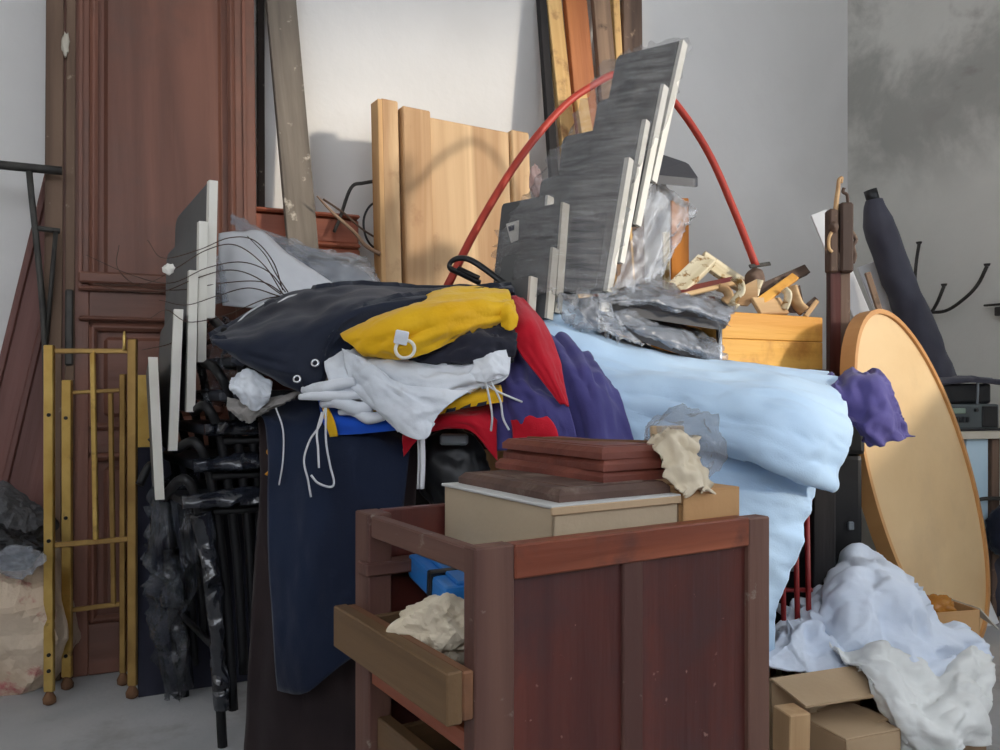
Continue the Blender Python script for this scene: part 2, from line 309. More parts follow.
def cloth(name, patches, mat, parent=None, n=44, wr=.006, ws=14, thick=.004, fd=None, seed=0, rag=0.0, su=0, sv=0, bend=.5, att=.03, nc=14, fine=.2, vc=0, vs_=9):
    """draped fabric: smooth surface through rows of points, folds as relief, real thickness"""
    vs = []; fs = []; off = V((seed*7.3, seed*3.1, seed*5.7))
    for rows in patches:
        rows = [[P(*q) if not isinstance(q, V) else q for q in r_] for r_ in rows]
        g1 = [spline(r_, n) for r_ in rows]; cols = [spline([g[j] for g in g1], n) for j in range(n+1)]
        G = [[cols[j][i] for j in range(n+1)] for i in range(n+1)]
        if su or sv:
            def up(rows_, m):
                g = [spline(r_, m) for r_ in rows_]; q_ = [spline([x[j] for x in g], m) for j in range(m+1)]; return [[q_[j][i] for j in range(m+1)] for i in range(m+1)]
            K = up(rows, nc); K = [[V(x) for x in r_] for r_ in buckle(K, su, sv, seed, att=att, bend=bend)]
            K = up(K, min(n, 2*nc)); K = [[V(x) for x in r_] for r_ in buckle(K, su*fine, sv*fine, seed+50, att=att, bend=bend, it=90)]
            G = up(K, n)
        base = len(vs); nv = (n+1)**2; front = []; nr = []
        for i in range(n+1):
            for j in range(n+1):
                a = G[min(i+1, n)][j]-G[max(i-1, 0)][j]; b = G[i][min(j+1, n)]-G[i][max(j-1, 0)]; q = a.cross(b)
                q = q.normalized() if q.length > 1e-9 else V((0, -1, 0))
                if q.dot(cam.location-G[i][j]) < 0: q = -q
                p = G[i][j]; s = p*ws+off
                if fd is not None: d = V(fd).normalized(); s = s-d*(s.dot(d))*.8
                h = wr*(rid(s)*.8+.45*rid(s*2.1+V((3, 1, 2)))+.28*rid(s*4.3+V((1, 5, 2)))+.12*noise.noise(s*9))
                if vc:      # sharp creases where flat facets of cloth meet
                    w3 = p*vs_+off; w3 = w3+V((noise.noise(w3*.8), noise.noise(w3*.8+V((4, 1, 7))), noise.noise(w3*.8+V((9, 3, 2)))))*.5
                    if fd is not None: w3 = w3-d*(w3.dot(d))*.6
                    dd_ = noise.voronoi(w3)[0]; w4 = noise.voronoi(w3*2.1+V((2, 2, 2)))[0]; h -= vc*.8*(.45-min(.45, (dd_[1]-dd_[0])**.8))+vc*.25*(.45-(w4[1]-w4[0]))
                e = min(i, j, n-i, n-j)/n
                w = p+q*h
                if rag and e < .02: w = w+V((noise.noise(s*3), 0, noise.noise(s*3+V((5, 5, 5)))))*rag
                front.append(w); nr.append(q)
        vs += front+[w-q*thick for w, q in zip(front, nr)]
        I = lambda i, j: base+i*(n+1)+j
        for i in range(n):
            for j in range(n):
                fs.append((I(i, j), I(i, j+1), I(i+1, j+1), I(i+1, j))); fs.append((nv+I(i, j), nv+I(i+1, j), nv+I(i+1, j+1), nv+I(i, j+1)))
        for t in range(n):
            for (a, b) in ((I(0, t), I(0, t+1)), (I(n, t+1), I(n, t)), (I(t+1, 0), I(t, 0)), (I(t, n), I(t+1, n))): fs.append((a, b, nv+b, nv+a))
    return mk(name, vs, fs, mat, parent, smooth=True)
def facet(name, c, rad, mat, parent=None, planes=26, amp=.10, fr=2.2, sub=5, seed=0, floor=None):
    """crumpled paper or film: flat facets meeting in creases, with fine folds"""
    rn = random.Random(seed); pl = []
    for k in range(planes):
        z = rn.uniform(-1, 1); t = rn.uniform(0, 6.283); q = math.sqrt(1-z*z); pl.append((V((q*math.cos(t), q*math.sin(t), z)), rn.uniform(.62, 1.0)))
    bm = bmesh.new(); bmesh.ops.create_icosphere(bm, subdivisions=sub, radius=1); off = V((seed*3.7, seed*1.9, seed*2.3)); c = V(c)
    for v in bm.verts:
        p = v.co.normalized(); h = min([1.15]+[d/n_.dot(p) for n_, d in pl if n_.dot(p) > .05])
        s = p*fr+off; h = h*(1+amp*rid(s)+amp*.5*rid(s*2.3)+amp*.7*noise.noise(s*.7))
        q = c+V((p.x*rad[0], p.y*rad[1], p.z*rad[2]))*h
        if floor is not None: q.z = max(q.z, floor)
        v.co = q-c
    me = bpy.data.meshes.new(name); bm.to_mesh(me); bm.free(); me.materials.append(M[mat])
    return link(bpy.data.objects.new(name, me), Matrix.Translation(c), parent)
def crumple(name, c, rad, mat, parent=None, amp=.15, fr=3.0, sub=5, seed=0, crease=.12, rot=None, floor=None, smooth=True):
    bm = bmesh.new(); bmesh.ops.create_icosphere(bm, subdivisions=sub, radius=1); off = V((seed*3.7, seed*1.9, seed*2.3)); c = V(c)
    for v in bm.verts:
        p = v.co.normalized(); d = noise.voronoi(p*fr+off)[0]
        h = 1+amp*noise.noise(p*fr*.6+off)+crease*(.5-(d[1]-d[0]))*-1+crease*.5*rid(p*fr*1.7+off)
        q = V((p.x*rad[0], p.y*rad[1], p.z*rad[2]))*h
        if rot is not None: q = rot @ q
        q = q+c
        if floor is not None and q.z < floor: q.z = floor+.001*noise.noise(p*9)
        v.co = q-c
    me = bpy.data.meshes.new(name); bm.to_mesh(me); bm.free(); me.materials.append(M[mat])
    if smooth: me.polygons.foreach_set('use_smooth', [True]*len(me.polygons))
    return link(bpy.data.objects.new(name, me), Matrix.Translation(c), parent)
def disc(name, c, axis, r, h, mat, parent=None, sides=14, r2=None):
    """short cylinder (or cone) from c along axis"""
    a = V(axis).normalized(); x = a.orthogonal().normalized(); y = a.cross(x); c = V(c); r2 = r if r2 is None else r2
    vs = [c+(x*math.cos(t)+y*math.sin(t))*r for t in [2*math.pi*i/sides for i in range(sides)]]+[c+a*h+(x*math.cos(t)+y*math.sin(t))*r2 for t in [2*math.pi*i/sides for i in range(sides)]]
    return mk(name, vs, [tuple(range(sides)), tuple(range(2*sides-1, sides-1, -1))]+[(i, (i+1) % sides, sides+(i+1) % sides, sides+i) for i in range(sides)], mat, parent)
def lathe(name, c, axis, prof, mat, parent=None, sides=16):
    a = V(axis).normalized(); x = a.orthogonal().normalized(); y = a.cross(x); c = V(c); vs = []; fs = []
    for (h, r) in prof:
        for j in range(sides): t = 2*math.pi*j/sides; vs.append(c+a*h+(x*math.cos(t)+y*math.sin(t))*r)
    for i in range(len(prof)-1):
        for j in range(sides): fs.append((i*sides+j, i*sides+(j+1) % sides, (i+1)*sides+(j+1) % sides, (i+1)*sides+j))
    fs.append(tuple(range(sides))); fs.append(tuple(range((len(prof)-1)*sides, len(prof)*sides)))
    return mk(name, vs, fs, mat, parent, smooth=True)
def torus(name, c, axis, R, r, mat, parent=None, sx=1.0, n=28, sides=8, xd=None):
    a = V(axis).normalized(); x = (V(xd)-a*V(xd).dot(a)).normalized() if xd is not None else a.orthogonal().normalized(); y = a.cross(x); c = V(c); vs = []; fs = []
    for i in range(n):
        t = 2*math.pi*i/n; d = x*math.cos(t)*sx+y*math.sin(t); m = c+d*R; d = d.normalized()
        for j in range(sides): s = 2*math.pi*j/sides; vs.append(m+d*math.cos(s)*r+a*math.sin(s)*r)
    for i in range(n):
        for j in range(sides): fs.append((i*sides+j, i*sides+(j+1) % sides, ((i+1) % n)*sides+(j+1) % sides, ((i+1) % n)*sides+j))
    return mk(name, vs, fs, mat, parent, smooth=True)
EYE = lambda p: (cam.location-V(p)).normalized()
ID = Matrix.Identity(4)

# ------------------------------------------------------------------ the room
def struct(o): o['kind'] = 'structure'; return o
HC = 3.3
struct(fbox('floor', ID, (-3.4, 4.6), (-3.2, 4.6), (-.1, 0), 'cement', bev=0))
struct(fbox('ceiling', ID, (-3.4, 4.6), (-3.2, 4.6), (HC, HC+.1), 'ceiling paint', bev=0))
WB = frame(CO, U, UP)                 # x along the back wall (negative to the left), y into the wall
struct(fbox('wall_back', WB, (-5.2, .2), (0, .2), (0, HC), 'plaster', bev=0))
WR = frame(CO, N, UP)                 # x along the right wall towards the camera, y out of the room
W0, W1, Z0, Z1 = 1.42, 3.86, .95, 2.98
def wall_with_hole(name, Fm, x0, x1, y0, y1, h0, h1, z0, z1, mat):
    vs = []; fs = []
    for (a, b, c, d) in ((x0, h0, 0, HC), (h1, x1, 0, HC), (h0, h1, 0, z0), (h0, h1, z1, HC)):
        k = len(vs)
        vs += [Fm @ V((x, y, z)) for x in (a, b) for y in (y0, y1) for z in (c, d)]
        fs += [tuple(k+i for i in f) for f in ((0,1,3,2), (4,6,7,5), (0,4,5,1), (2,3,7,6), (0,2,6,4), (1,5,7,3))]
    return struct(mk(name, vs, fs, mat))
wall_with_hole('wall_right', WR, 0, 6.6, 0, .25, W0, W1, Z0, Z1, 'stained plaster')
win = struct(thing('window_1', 'open casement window frame in the right wall', 'window', WR @ V(((W0+W1)/2, .12, Z0))))
del win['category'], win['label']
for (a, b, c, d) in ((W0, W0+.05, Z0, Z1), (W1-.05, W1, Z0, Z1), (W0, W1, Z0, Z0+.05), (W0, W1, Z1-.05, Z1)):
    fbox('window_frame', WR, (a, b), (.1, .16), (c, d), 'white paint', win)
fbox('window_sill', WR, (W0-.05, W1+.05), (-.04, .1), (Z0-.03, Z0), 'white paint', win)
WF = frame((-3.2, -2.6, 0), (1, 0, 0), UP)
wall_with_hole('wall_front', WF, 0, 7.6, -.2, 0, .6, 5.6, 1.75, 3.2, 'plaster')  # unseen wall behind the camera, added with a high opening to steer sky light
struct(fbox('wall_left', ID, (-3.3, -3.1), (-2.6, 1.6), (0, HC), 'plaster', bev=0))

# ------------------------------------------------------------------ things leaning on the back wall
TZ = .722          # table top height
def sdist(p): return (p-CO).dot(U)
# tall panelled door leaf
BL = Wp(50, 677, .21); BL.z = 0; wdoor = sdist(Wp(258, 300, .12))-sdist(Wp(56, 300, .12))
lean = UP-N*.075+U*.018
DF = frame(BL, U, lean)               # -y faces the room
door = thing('panelled_door', 'tall red-brown panelled wooden door leaf leaning on the wall behind the brass bed ends', 'door', BL)
W_, H_, T_ = wdoor, 2.45, .04
fbox('core_board', DF, (.01, W_-.01), (-.012, .01), (.01, H_-.01), 'door wood', door)
fbox('stile', DF, (0, .17*W_), (-.028, .014), (0, H_), 'door wood', door)
fbox('stile', DF, (.89*W_, W_), (-.028, .014), (0, H_), 'door wood', door)
for (a, b) in ((0, .13), (.57, .63), (.915, 1.01), (2.33, H_)):
    fbox('rail', DF, (.17*W_, .89*W_), (-.028, .012), (a, b), 'door wood', door)
fbox('edge_strip', DF, (-.016, .05*W_), (-.04, .012), (0, H_), 'door edge', door)
fbox('rebate_strip', DF, (.062*W_, .105*W_), (-.037, -.02), (.0, H_), 'door edge', door)
fbox('bead', DF, (.118*W_, .14*W_), (-.036, -.02), (1.0, H_), 'door wood', door)
fbox('bead', DF, (.93*W_, .95*W_), (-.034, -.02), (0, H_), 'door wood', door)
for (a, b) in ((.13, .57), (.63, .915), (1.01, 2.33)):
    x0, x1 = .17*W_, .89*W_
    pn = fbox('panel', DF, (x0+.035, x1-.035), (-.022, 0), (a+.035, b-.035), 'door wood', door, bev=.012)
    for (p, q, r, s) in ((x0, x0+.02, a, b), (x1-.02, x1, a, b), (x0, x1, a, a+.02), (x0, x1, b-.02, b)):
        fbox('moulding', DF, (p, q), (-.036, -.01), (r, s), 'door wood', door, bev=.008)
for z, h in ((1.02, .03), (1.0, .012), (.92, .012)):
    fbox('ledge_moulding', DF, (.12*W_, .95*W_), (-.046, -.02), (z, z+h), 'door wood', door, bev=.005)
fbox('iron_hinge', DF, (.062*W_, .1*W_), (-.046, -.034), (.8, 1.0), 'iron', door, bev=.004)
crumple('plaster_lump', DF @ V((.06*W_, -.042, 1.66)), (.010, .006, .028), 'edge cream', door, sub=3, amp=.5, crease=.4)
p0 = Wp(260, 240, .05); tag(plank('dark_board', V((p0.x, p0.y, .0))+N*.05, Wp(261, -60, .03), .02, .03, 'dark flaky wood', face=N), 'narrow dark board with flaking paint standing beside the panelled door', 'board')
# wide brown board leaning to the side at the far left
A = Wp(2, 600, .16); B = Wp(100, 180, .05); dr = (B-A).normalized(); A = A-dr*(A.z/dr.z)
lb = thing('leaning_panel', 'wide dark brown wooden panel leaning sideways behind the grey bags', 'panel', A)
plank('board', A, B, .27, .02, 'board wood', lb, N)
sd = dr.cross(N).normalized()
for k in (-.125, -.055, .09): plank('moulding', A+sd*k+N*.008, B+sd*k+N*.008, .018, .012, 'board wood', lb, N, .004)
# iron railing piece
ir = thing('iron_railing', 'grey iron railing piece standing between the brown panel and the wall corner', 'railing', Wp(20, 640, .19))
q = lambda x, y: Wp(x, y, .19)
tube('top_rail', [q(-70, 158), q(62, 171)], .0115, 'iron', ir, curve=False)
tube('strut', [q(29, 170), q(45, 345), q(47, 560)], .008, 'iron', ir)
tube('strut', [q(56, 230), q(46, 345)], .006, 'iron', ir, curve=False)
tube('cross_bar', [q(35, 228), q(60, 231)], .007, 'iron', ir, curve=False)
# brass bed ends
def rivet(p, par): disc('rivet', p+V((0, .001, 0)), (0, -1, 0), .0045, .004, 'black metal', par, 10)
def bed_end(label, lx, rx, yt, Ybase, rails, bars, mats, loc, feet):
    t = thing('brass_bed_end', label, 'bed frame', loc, 'brass bed end frames')
    (lx0, lx1), (rx0, rx1) = lx, rx
    YL, YR = Ybase; zl = lambda y, Y: P(0, y, Y).z
    Xl0, Xl1, Xr0, Xr1 = P(lx0, 0, YL).x, P(lx1, 0, YL).x, P(rx0, 0, YR).x, P(rx1, 0, YR).x
    fr = frame((0, 0, 0), (1, 0, 0), UP)
    fbox('post', fr, (Xl0, Xl1), (YL, YL+.012), (.03, zl(yt, YL)), mats[0], t)
    fbox('post', fr, (Xr0, Xr1), (YR, YR+.012), (.03, zl(yt-6, YR)), mats[1], t)
    for (ya, yb, h) in rails:
        plank('rail', P((lx0+lx1)/2, ya, YL+.004), P((rx0+rx1)/2, yb, YR+.004), h, .008, mats[1], t, (0, -1, 0))
    for (x, y0, y1) in bars:
        f = (x-lx1)/(rx0-lx1); Y = YL+(YR-YL)*f
        plank('bar', P(x+3, y1, Y+.004), P(x, y0, Y+.004), .013, .007, mats[2], t, (0, -1, 0))
    for (x, Y) in feet:
        lathe('foot', V((x, Y+.006, 0)), UP, [(0, .008), (.004, .014), (.014, .015), (.024, .010), (.032, .006)], 'rust', t, 12)
    return t
YA, YB = 1.99, 2.03
b1 = bed_end('gold brass bed end with one slim bar, in front of the other brass frame', (43, 53), (127, 136), 345, (YA, YB), ((351, 351, .012), (546, 539, .013)), ((92, 350, 540),), ('brass', 'dull brass', 'brass'),
             V(((48-500)/F*YA, YA, 0)), [((48-500)/F*YA, YA), ((131-500)/F*YB, YB)])
for y in (415, 655, 671, 541): rivet(P(49, y, YA), b1)
lathe('finial', P(124.5, 350, YB-.004), UP, [(0, .005), (.012, .004), (.03, .0045), (.045, .002)], 'brass', b1, 10)
b2 = bed_end('shorter gold brass bed end standing behind the other brass frame', (61, 71), (119, 125), 380, (2.09, 2.12), ((393, 390, .010), (611, 604, .012)), ((110, 393, 605),), ('brass', 'dull brass', 'dull brass'),
             V(((66-500)/F*2.09, 2.09, 0)), [((66-500)/F*2.09, 2.09), ((122-500)/F*2.12, 2.12)])
for y in (418, 518, 656): rivet(P(66, y, 2.09), b2)
tb = plank('brass_strip', P(143, 375, 2.10), P(147, 684, 2.14), .035, .006, 'brass', None, (0, -1, 0)); tag(tb, 'wide flat brass strip standing between the brass bed ends and the stacked chairs', 'strip')
# weathered plank, cornice, sticks
def down(A, B):           # lengthen A->B to the floor
    d = B-A; return A+d*(A.z/(-d.z))
A = Wp(279, -30, .06); B = Wp(303, 240, .17); E = down(A, B); d = (B-A).normalized()
tag(plank('weathered_plank', A-d*.06, E, .088, .028, 'grey plank', None, N), 'grey weathered wooden plank with flaking paint leaning against the white wall', 'plank')
cn = thing('cornice_moulding', 'short reddish wooden cornice moulding behind the weathered plank', 'moulding', Wp(305, 250, .06))
CF = frame(Wp(240, 252, .05), U, UP); Lc = sdist(Wp(357, 230, .06))-sdist(Wp(240, 230, .06))
for (a, b, y0) in ((0, .025, -.045), (.025, .04, -.055), (.04, .118, -.03), (.118, .13, -.05)): fbox('moulding_band', CF, (0, Lc), (y0, 0), (a, b), 'cornice wood', cn, bev=.006)
fbox('support_board', CF, (.02, Lc-.03), (-.028, -.004), (-CF.translation.z, 0), 'dark red wood', cn)
tag(tube('bent_rod', [Wp(334, 232, .11), Wp(340, 218, .11), Wp(351, 188, .11), Wp(364, 183, .11), Wp(392, 179, .11)], .0055, 'iron'), 'dark bent metal rod behind the pale wooden shutter', 'rod')
tag(tube('curved_cable', [Wp(385, 199, .13), Wp(371, 205, .13), Wp(364, 218, .13), Wp(365, 234, .13), Wp(372, 246, .13), Wp(384, 250, .13)], .0035, 'black plastic'), 'thin black curved cable beside the pale wooden shutter', 'cable')
tag(tube('dry_stick', [Wp(317, 196, .2), Wp(332, 212, .2), Wp(354, 232, .22), Wp(366, 246, .23), Wp(380, 254, .24)], [.0025, .005, .006, .0065], 'pale stick bark'), 'crooked dry stick crossing in front of the reddish cornice moulding', 'stick')
tag(tube('thin_stick', [Wp(323, 199, .19), Wp(345, 214, .19), Wp(362, 229, .19), Wp(383, 242, .19)], .003, 'twig bark'), 'thin dark stick behind the crooked dry stick', 'stick')
# pale pine shutter
TL, TR = P(377, 101, 2.55), P(523, 131, 2.84)
sx = (TR-TL); sx.z = 0; Ws = sx.length; nx = sx.normalized(); nf = V((nx.y, -nx.x, 0))
base = TL+nf*.08; base.z = .0; upv = TL-base
SF = frame(base, nx, upv); Hs = upv.length
sh = thing('pine_shutter', 'pale pine board shutter with upright planks standing behind the clothes pile', 'shutter', base)
for (a, b, y, m, dz) in ((0, .105, 0, 'pale pine', 0), (.12, .30, -.012, 'pale pine', -.015), (.305, .86, .004, 'pale pine', -.028), (.868, 1.0, -.006, 'pale pine', -.02)):
    fbox('plank', SF, (a*Ws, b*Ws), (y-.03, y+.004), (0, Hs+dz-.0*a), m, sh, bev=.004)
fbox('edge_batten', SF, (-.012, .004), (-.03, .02), (.0, Hs-.004), 'pine edge', sh)
fbox('back_batten', SF, (.01, Ws-.01), (.008, .03), (.3, .4), 'pine edge', sh)
for a in (.112, .30): fbox('groove_strip', SF, (a*Ws-.004, a*Ws+.008), (-.012, .004), (0, Hs-.02), 'brown grey plank', sh)
# planks standing upright behind the wrapped chairs
def up_plank(x0, x1, y1, x2, x3, y2, mat, label, dd=0.0, tk=.025):
    A = Wp((x0+x1)/2, y1, .058+dd); B = Wp((x2+x3)/2, y2, .13+dd); w = ((x1-x0)/F*A.y+(x3-x2)/F*B.y)/2*.93
    d = (B-A).normalized(); E = down(A, B)
    return tag(plank('upright_plank', A-d*.06, E, w, tk, mat, None, N), label, 'plank')
up_plank(538, 548, 0, 549, 558, 148, 'black plank', 'narrow blackened plank at the edge of the upright plank bundle')
up_plank(546, 563, 0, 561, 579, 148, 'yellow plank', 'pale yellow upright plank next to the blackened plank', .005)
up_plank(563, 590, 0, 577, 604, 148, 'orange plank', 'wide reddish brown upright plank in the plank bundle', .0)
up_plank(591, 613, 0, 602, 622, 120, 'brown grey plank', 'rough grey-brown upright plank in the plank bundle', .008)
up_plank(612, 621, 0, 619, 627, 120, 'yellow plank', 'very narrow pale plank squeezed between two dark upright planks', -.004)
up_plank(621, 645, 0, 622, 646, 120, 'carved wood', 'dark weathered plank with chipped edge at the end of the plank bundle', -.01)
A = Wp(581, 92, .17); B = Wp(592, 160, .2); tag(plank('short_batten', A, down(A, B), .045, .02, 'yellow plank', None, N), 'short pale batten standing in front of the reddish brown upright plank', 'batten')
# orange board
A = P(680, 198, 2.52); B = P(681, 378, 2.50); B.z = TZ+.001; tag(plank('orange_board', A, B, .052, .015, 'orange board', None, (0, -1, 0)), 'narrow bright orange board standing behind the plastic wrapped chairs', 'board')
tag(plank('mottled_strip', P(666, 232, 2.46), V((P(668, 232, 2.46).x, 2.46, TZ+.001)), .02, .012, 'cream gilt wood', None, (0, -1, 0)), 'mottled cream strip of wood beside the orange board', 'strip')
# red flexible tube
tag(tube('red_tube', [P(447, 287, 2.12), P(478, 226, 2.2), P(520, 158, 2.3), P(562, 108, 2.38), P(592, 86, 2.42), P(618, 74, 2.45), P(650, 82, 2.47), P(676, 104, 2.48), P(708, 152, 2.47), P(734, 210, 2.45), P(756, 266, 2.42)], .0105, 'red tube plastic', n=80, sides=10), 'red flexible tube bent into a tall arch over the wrapped chairs', 'tube')

# ------------------------------------------------------------------ table under the pile
tt = thing('work_table', 'dark wooden table buried under the clothes, chairs and crate', 'table', (.3, 2.1, 0))
TF = frame((0, 0, 0), (1, 0, 0), UP)
fbox('table_top', TF, (-.24, .84), (1.90, 2.46), (TZ-.03, TZ), 'dark red wood', tt)
for x in (-.2, .72):
    for y in (1.95, 2.38): fbox('leg', TF, (x, x+.05), (y, y+.05), (0, TZ-.03), 'black plank', tt)
fbox('apron', TF, (-.16, .8), (1.95, 1.97), (TZ-.12, TZ-.03), 'dark red wood', tt); fbox('apron', TF, (-.16, .8), (2.40, 2.42), (TZ-.12, TZ-.03), 'dark red wood', tt)
pr = P(712, 372, 2.21); pr.z = TZ; PF = frame(pr, (.366, .23, 0), UP)
plf = thing('low_platform', 'low dark wooden platform under the yellow wooden crate', 'platform', pr)
fbox('top_board', PF, (-.02, .47), (-.02, .30), (.052, .072), 'dark red wood', plf)
for x in (0, .2, .40): fbox('batten', PF, (x, x+.03), (0, .28), (0, .052), 'dark red wood', plf)

# ------------------------------------------------------------------ stacked chairs at the left
Rr = V((-.588, 1.755, 0)); wv = V((-.54, .84, 0)).normalized(); fv = V((.84, .54, 0)).normalized()
lefts = [((146, 357), (153, 500)), ((172, 309), (166, 451)), ((187, 270), (184, 412)), ((197, 221), (195, 362)), ((207, 180), (204, 318))]
clab = ['lowest grey-backed chair of the stack beside the brass bed ends', 'second grey-backed chair up in the stack beside the brass bed ends', 'middle grey-backed chair in the stack beside the brass bed ends', 'second grey-backed chair from the top of the stack beside the brass bed ends', 'topmost grey-backed chair of the stack beside the brass bed ends']
for i, (t_, b_) in enumerate(lefts):
    off = fv*.022*i+UP*.072*i
    ch = thing('stacking_chair', clab[i], 'chair', Rr+off, 'stacked chairs with grey panel backs'); wi = (V((-.40, .915, 0)).lerp(wv, min(1, i/3))).normalized()
    Y = 1.72+.03*i; nt_, nb_ = P(t_[0]+3, t_[1], Y), P(b_[0]+3, b_[1], Y)
    bk = rpanel('backrest', [nt_+wi*.34-UP*.03, nt_, nb_, nb_+wi*.34], .013, 'chair grey', ch, r=.09, back=fv)
    rpanel('white_edge', [nt_+wi*.02, nt_-wi*.001, nb_-wi*.001, nb_+wi*.02], .0150, 'edge white', bk, r=.02, back=fv, lift=.0015)
    sF = frame(Rr+off, fv, UP)
    fbox('seat', sF, (-.06, .27), (-.01, .35), (.50, .522), 'chair grey dark', ch, bev=.01, seg=3)
    for s in (0, .34):
        tube('leg', [sF @ V((.015, s, 0)), sF @ V((0, s, .25)), sF @ V((-.03, s, .48)), sF @ V((-.06, s, .56)), nb_+(wv*.30 if s else wv*.03)+fv*.02], .0105, 'black metal', ch)
        tube('leg', [sF @ V((.29, s, 0)), sF @ V((.25, s, .25)), sF @ V((.2, s, .49))], .0105, 'black metal', ch)
    tube('seat_rail', [sF @ V((-.03, -.005, .49)), sF @ V((.24, -.005, .49))], .009, 'black metal', ch, curve=False)
    if i < 3: tube('wrapped_seat_edge', [sF @ V((-.07, -.022, .515)), sF @ V((.05, -.03, .520)), sF @ V((.16, -.026, .516)), sF @ V((.26, -.02, .512))], [.012, .019, .018, .014], 'shiny black wrap', ch, sides=14, n=40, jit=.25, flat=.8)
    if i == 0:
        tube('plastic_sleeve', [sF @ V((.014, -.004, .08)), sF @ V((.004, -.006, .25)), sF @ V((-.012, -.006, .40)), sF @ V((-.03, -.004, .49))], [.014, .017, .016, .02], 'shiny black wrap', ch, sides=12, n=60, jit=.3)
        tube('plastic_sleeve', [sF @ V((.10, -.01, .30)), sF @ V((.115, -.01, .42)), sF @ V((.13, -.008, .50))], [.016, .02, .018], 'shiny black wrap', ch, sides=12, n=40, jit=.35)
        tube('plastic_sleeve', [sF @ V((.012, .34, .02)), sF @ V((.0, .34, .2)), sF @ V((-.02, .34, .36))], [.018, .02, .016], 'shiny black wrap', ch, sides=12, n=50, jit=.35)
    if i == 0: tube('stretcher', [sF @ V((.005, 0, .2)), sF @ V((.005, .34, .2))], .007, 'black metal', ch, curve=False)
# torn film wrapped round their legs
def film(label, patches, mat, **k):
    a = dict(n=44, wr=.004, ws=40, thick=.0012, rag=.02, su=.10, sv=.08, bend=.35, nc=11, fine=.2); a.update(k); return tag(cloth('plastic_film', patches, mat, **a), label, 'plastic film')
film('ragged greyish plastic film hanging under the lowest chair beside the brass frame', [[[(150, 500, 1.85), (165, 490, 1.83), (196, 480, 1.86)], [(148, 545, 1.84), (165, 560, 1.82), (200, 540, 1.86)], [(150, 580, 1.85), (170, 590, 1.83), (198, 575, 1.88)], [(152, 625, 1.9), (168, 640, 1.88), (185, 620, 1.9)], [(166, 690, 1.97), (174, 695, 1.96), (184, 690, 1.98)]]], 'dark wrap', rag=.03, su=.22, sv=.08)
film('small loose plastic film bundled above the stacked chair seats', [[[(205, 330, 1.95), (225, 322, 1.94), (262, 335, 1.9)], [(203, 365, 1.86), (228, 360, 1.84), (258, 372, 1.8)], [(200, 405, 1.84), (230, 402, 1.82), (255, 410, 1.8)]]], 'dark wrap', su=.2, sv=.15)
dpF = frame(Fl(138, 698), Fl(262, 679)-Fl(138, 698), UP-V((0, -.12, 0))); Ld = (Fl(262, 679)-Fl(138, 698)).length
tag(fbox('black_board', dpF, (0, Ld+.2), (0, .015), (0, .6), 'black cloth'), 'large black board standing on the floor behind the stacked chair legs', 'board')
# ------------------------------------------------------------------ stacked chairs on the table
def chair2(label, c4, seat=None, dark=False, edge='edge white', legs=True, group='plastic wrapped chairs on the table'):
    pts = [P(*c) for c in c4]; base = (pts[2]+pts[3])/2; base.z = TZ
    ch = thing('stacking_chair', label, 'chair', base, group)
    bk = rpanel('backrest', pts, .02, 'chair grey dark' if dark else 'chair grey', ch, r=.05)
    rpanel('edge_strip', pts, .0225, edge, bk, r=.02, u=(.955, 1.006), v=(.0, 1.0), lift=.0012)
    if seat:
        sp = [P(*c) for c in seat]; rpanel('seat', sp, .022, 'chair grey dark', ch, r=.12, back=V((0, 0, -1)))
    else:      # hidden seat, goes to the back behind the panel
        nn = (pts[1]-pts[0]).cross(pts[3]-pts[0]).normalized(); nn = nn if nn.y > 0 else -nn; nn.z = 0
        mid = [pts[3]*.55+pts[0]*.45, pts[2]*.55+pts[1]*.45]
        sp = [mid[0]+nn*.12, mid[0]*.4+mid[1]*.6+nn*.09, mid[0]*.2+mid[1]*.8+nn*.02, mid[0]+nn*.02]; rpanel('seat', sp, .022, 'chair grey dark', ch, r=.1, back=V((0, 0, -1))); legs = False
    if legs:
        for a in (0, 1, 2, 3):
            c = sp[a]*.9+(sum(sp, V())/4)*.1; tube('leg', [c-UP*.015, V((c.x, c.y, TZ+.004))], .008, 'chrome', ch, curve=False)
    return ch
chair2('topmost tilted chair back in the plastic wrapped stack under the red arch', [(617, 56, 2.22), (683, 40, 2.10), (652, 180, 2.08), (590, 190, 2.20)], [(655, 152, 2.26), (688, 163, 2.30), (699, 179, 2.16), (648, 174, 2.11)], legs=False)
chair2('second chair from the top in the tall plastic wrapped stack', [(598, 101, 2.18), (664, 84, 2.065), (636, 224, 2.045), (575, 228, 2.16)])
chair2('third chair from the top in the tall plastic wrapped stack', [(563, 137, 2.15), (646, 119, 2.03), (620, 262, 2.01), (548, 264, 2.13)])
chair2('large front chair of the tall plastic wrapped stack, with a dark lower back', [(541, 180, 2.13), (629, 157, 1.995), (607, 291, 1.975), (528, 293, 2.10)], [(640, 283, 2.25), (735, 302, 2.36), (724, 322, 2.12), (600, 302, 2.0)])
chair2('lowest chair of the tall plastic wrapped stack, its seat just above the light blue sheet', [(560, 300, 2.14), (602, 296, 2.0), (600, 330, 1.98), (560, 334, 2.12)], [(628, 306, 2.2), (718, 336, 2.3), (720, 359, 2.05), (600, 318, 1.95)], dark=True)
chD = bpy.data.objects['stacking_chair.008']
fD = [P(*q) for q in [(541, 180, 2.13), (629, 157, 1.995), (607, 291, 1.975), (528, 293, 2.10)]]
rpanel('dark_area', fD, .002, 'chair grey dark', chD, r=.04, u=(.45, .86), v=(.40, .97), lift=.003)  # thin darker rectangle laid over the lower part of the backrest
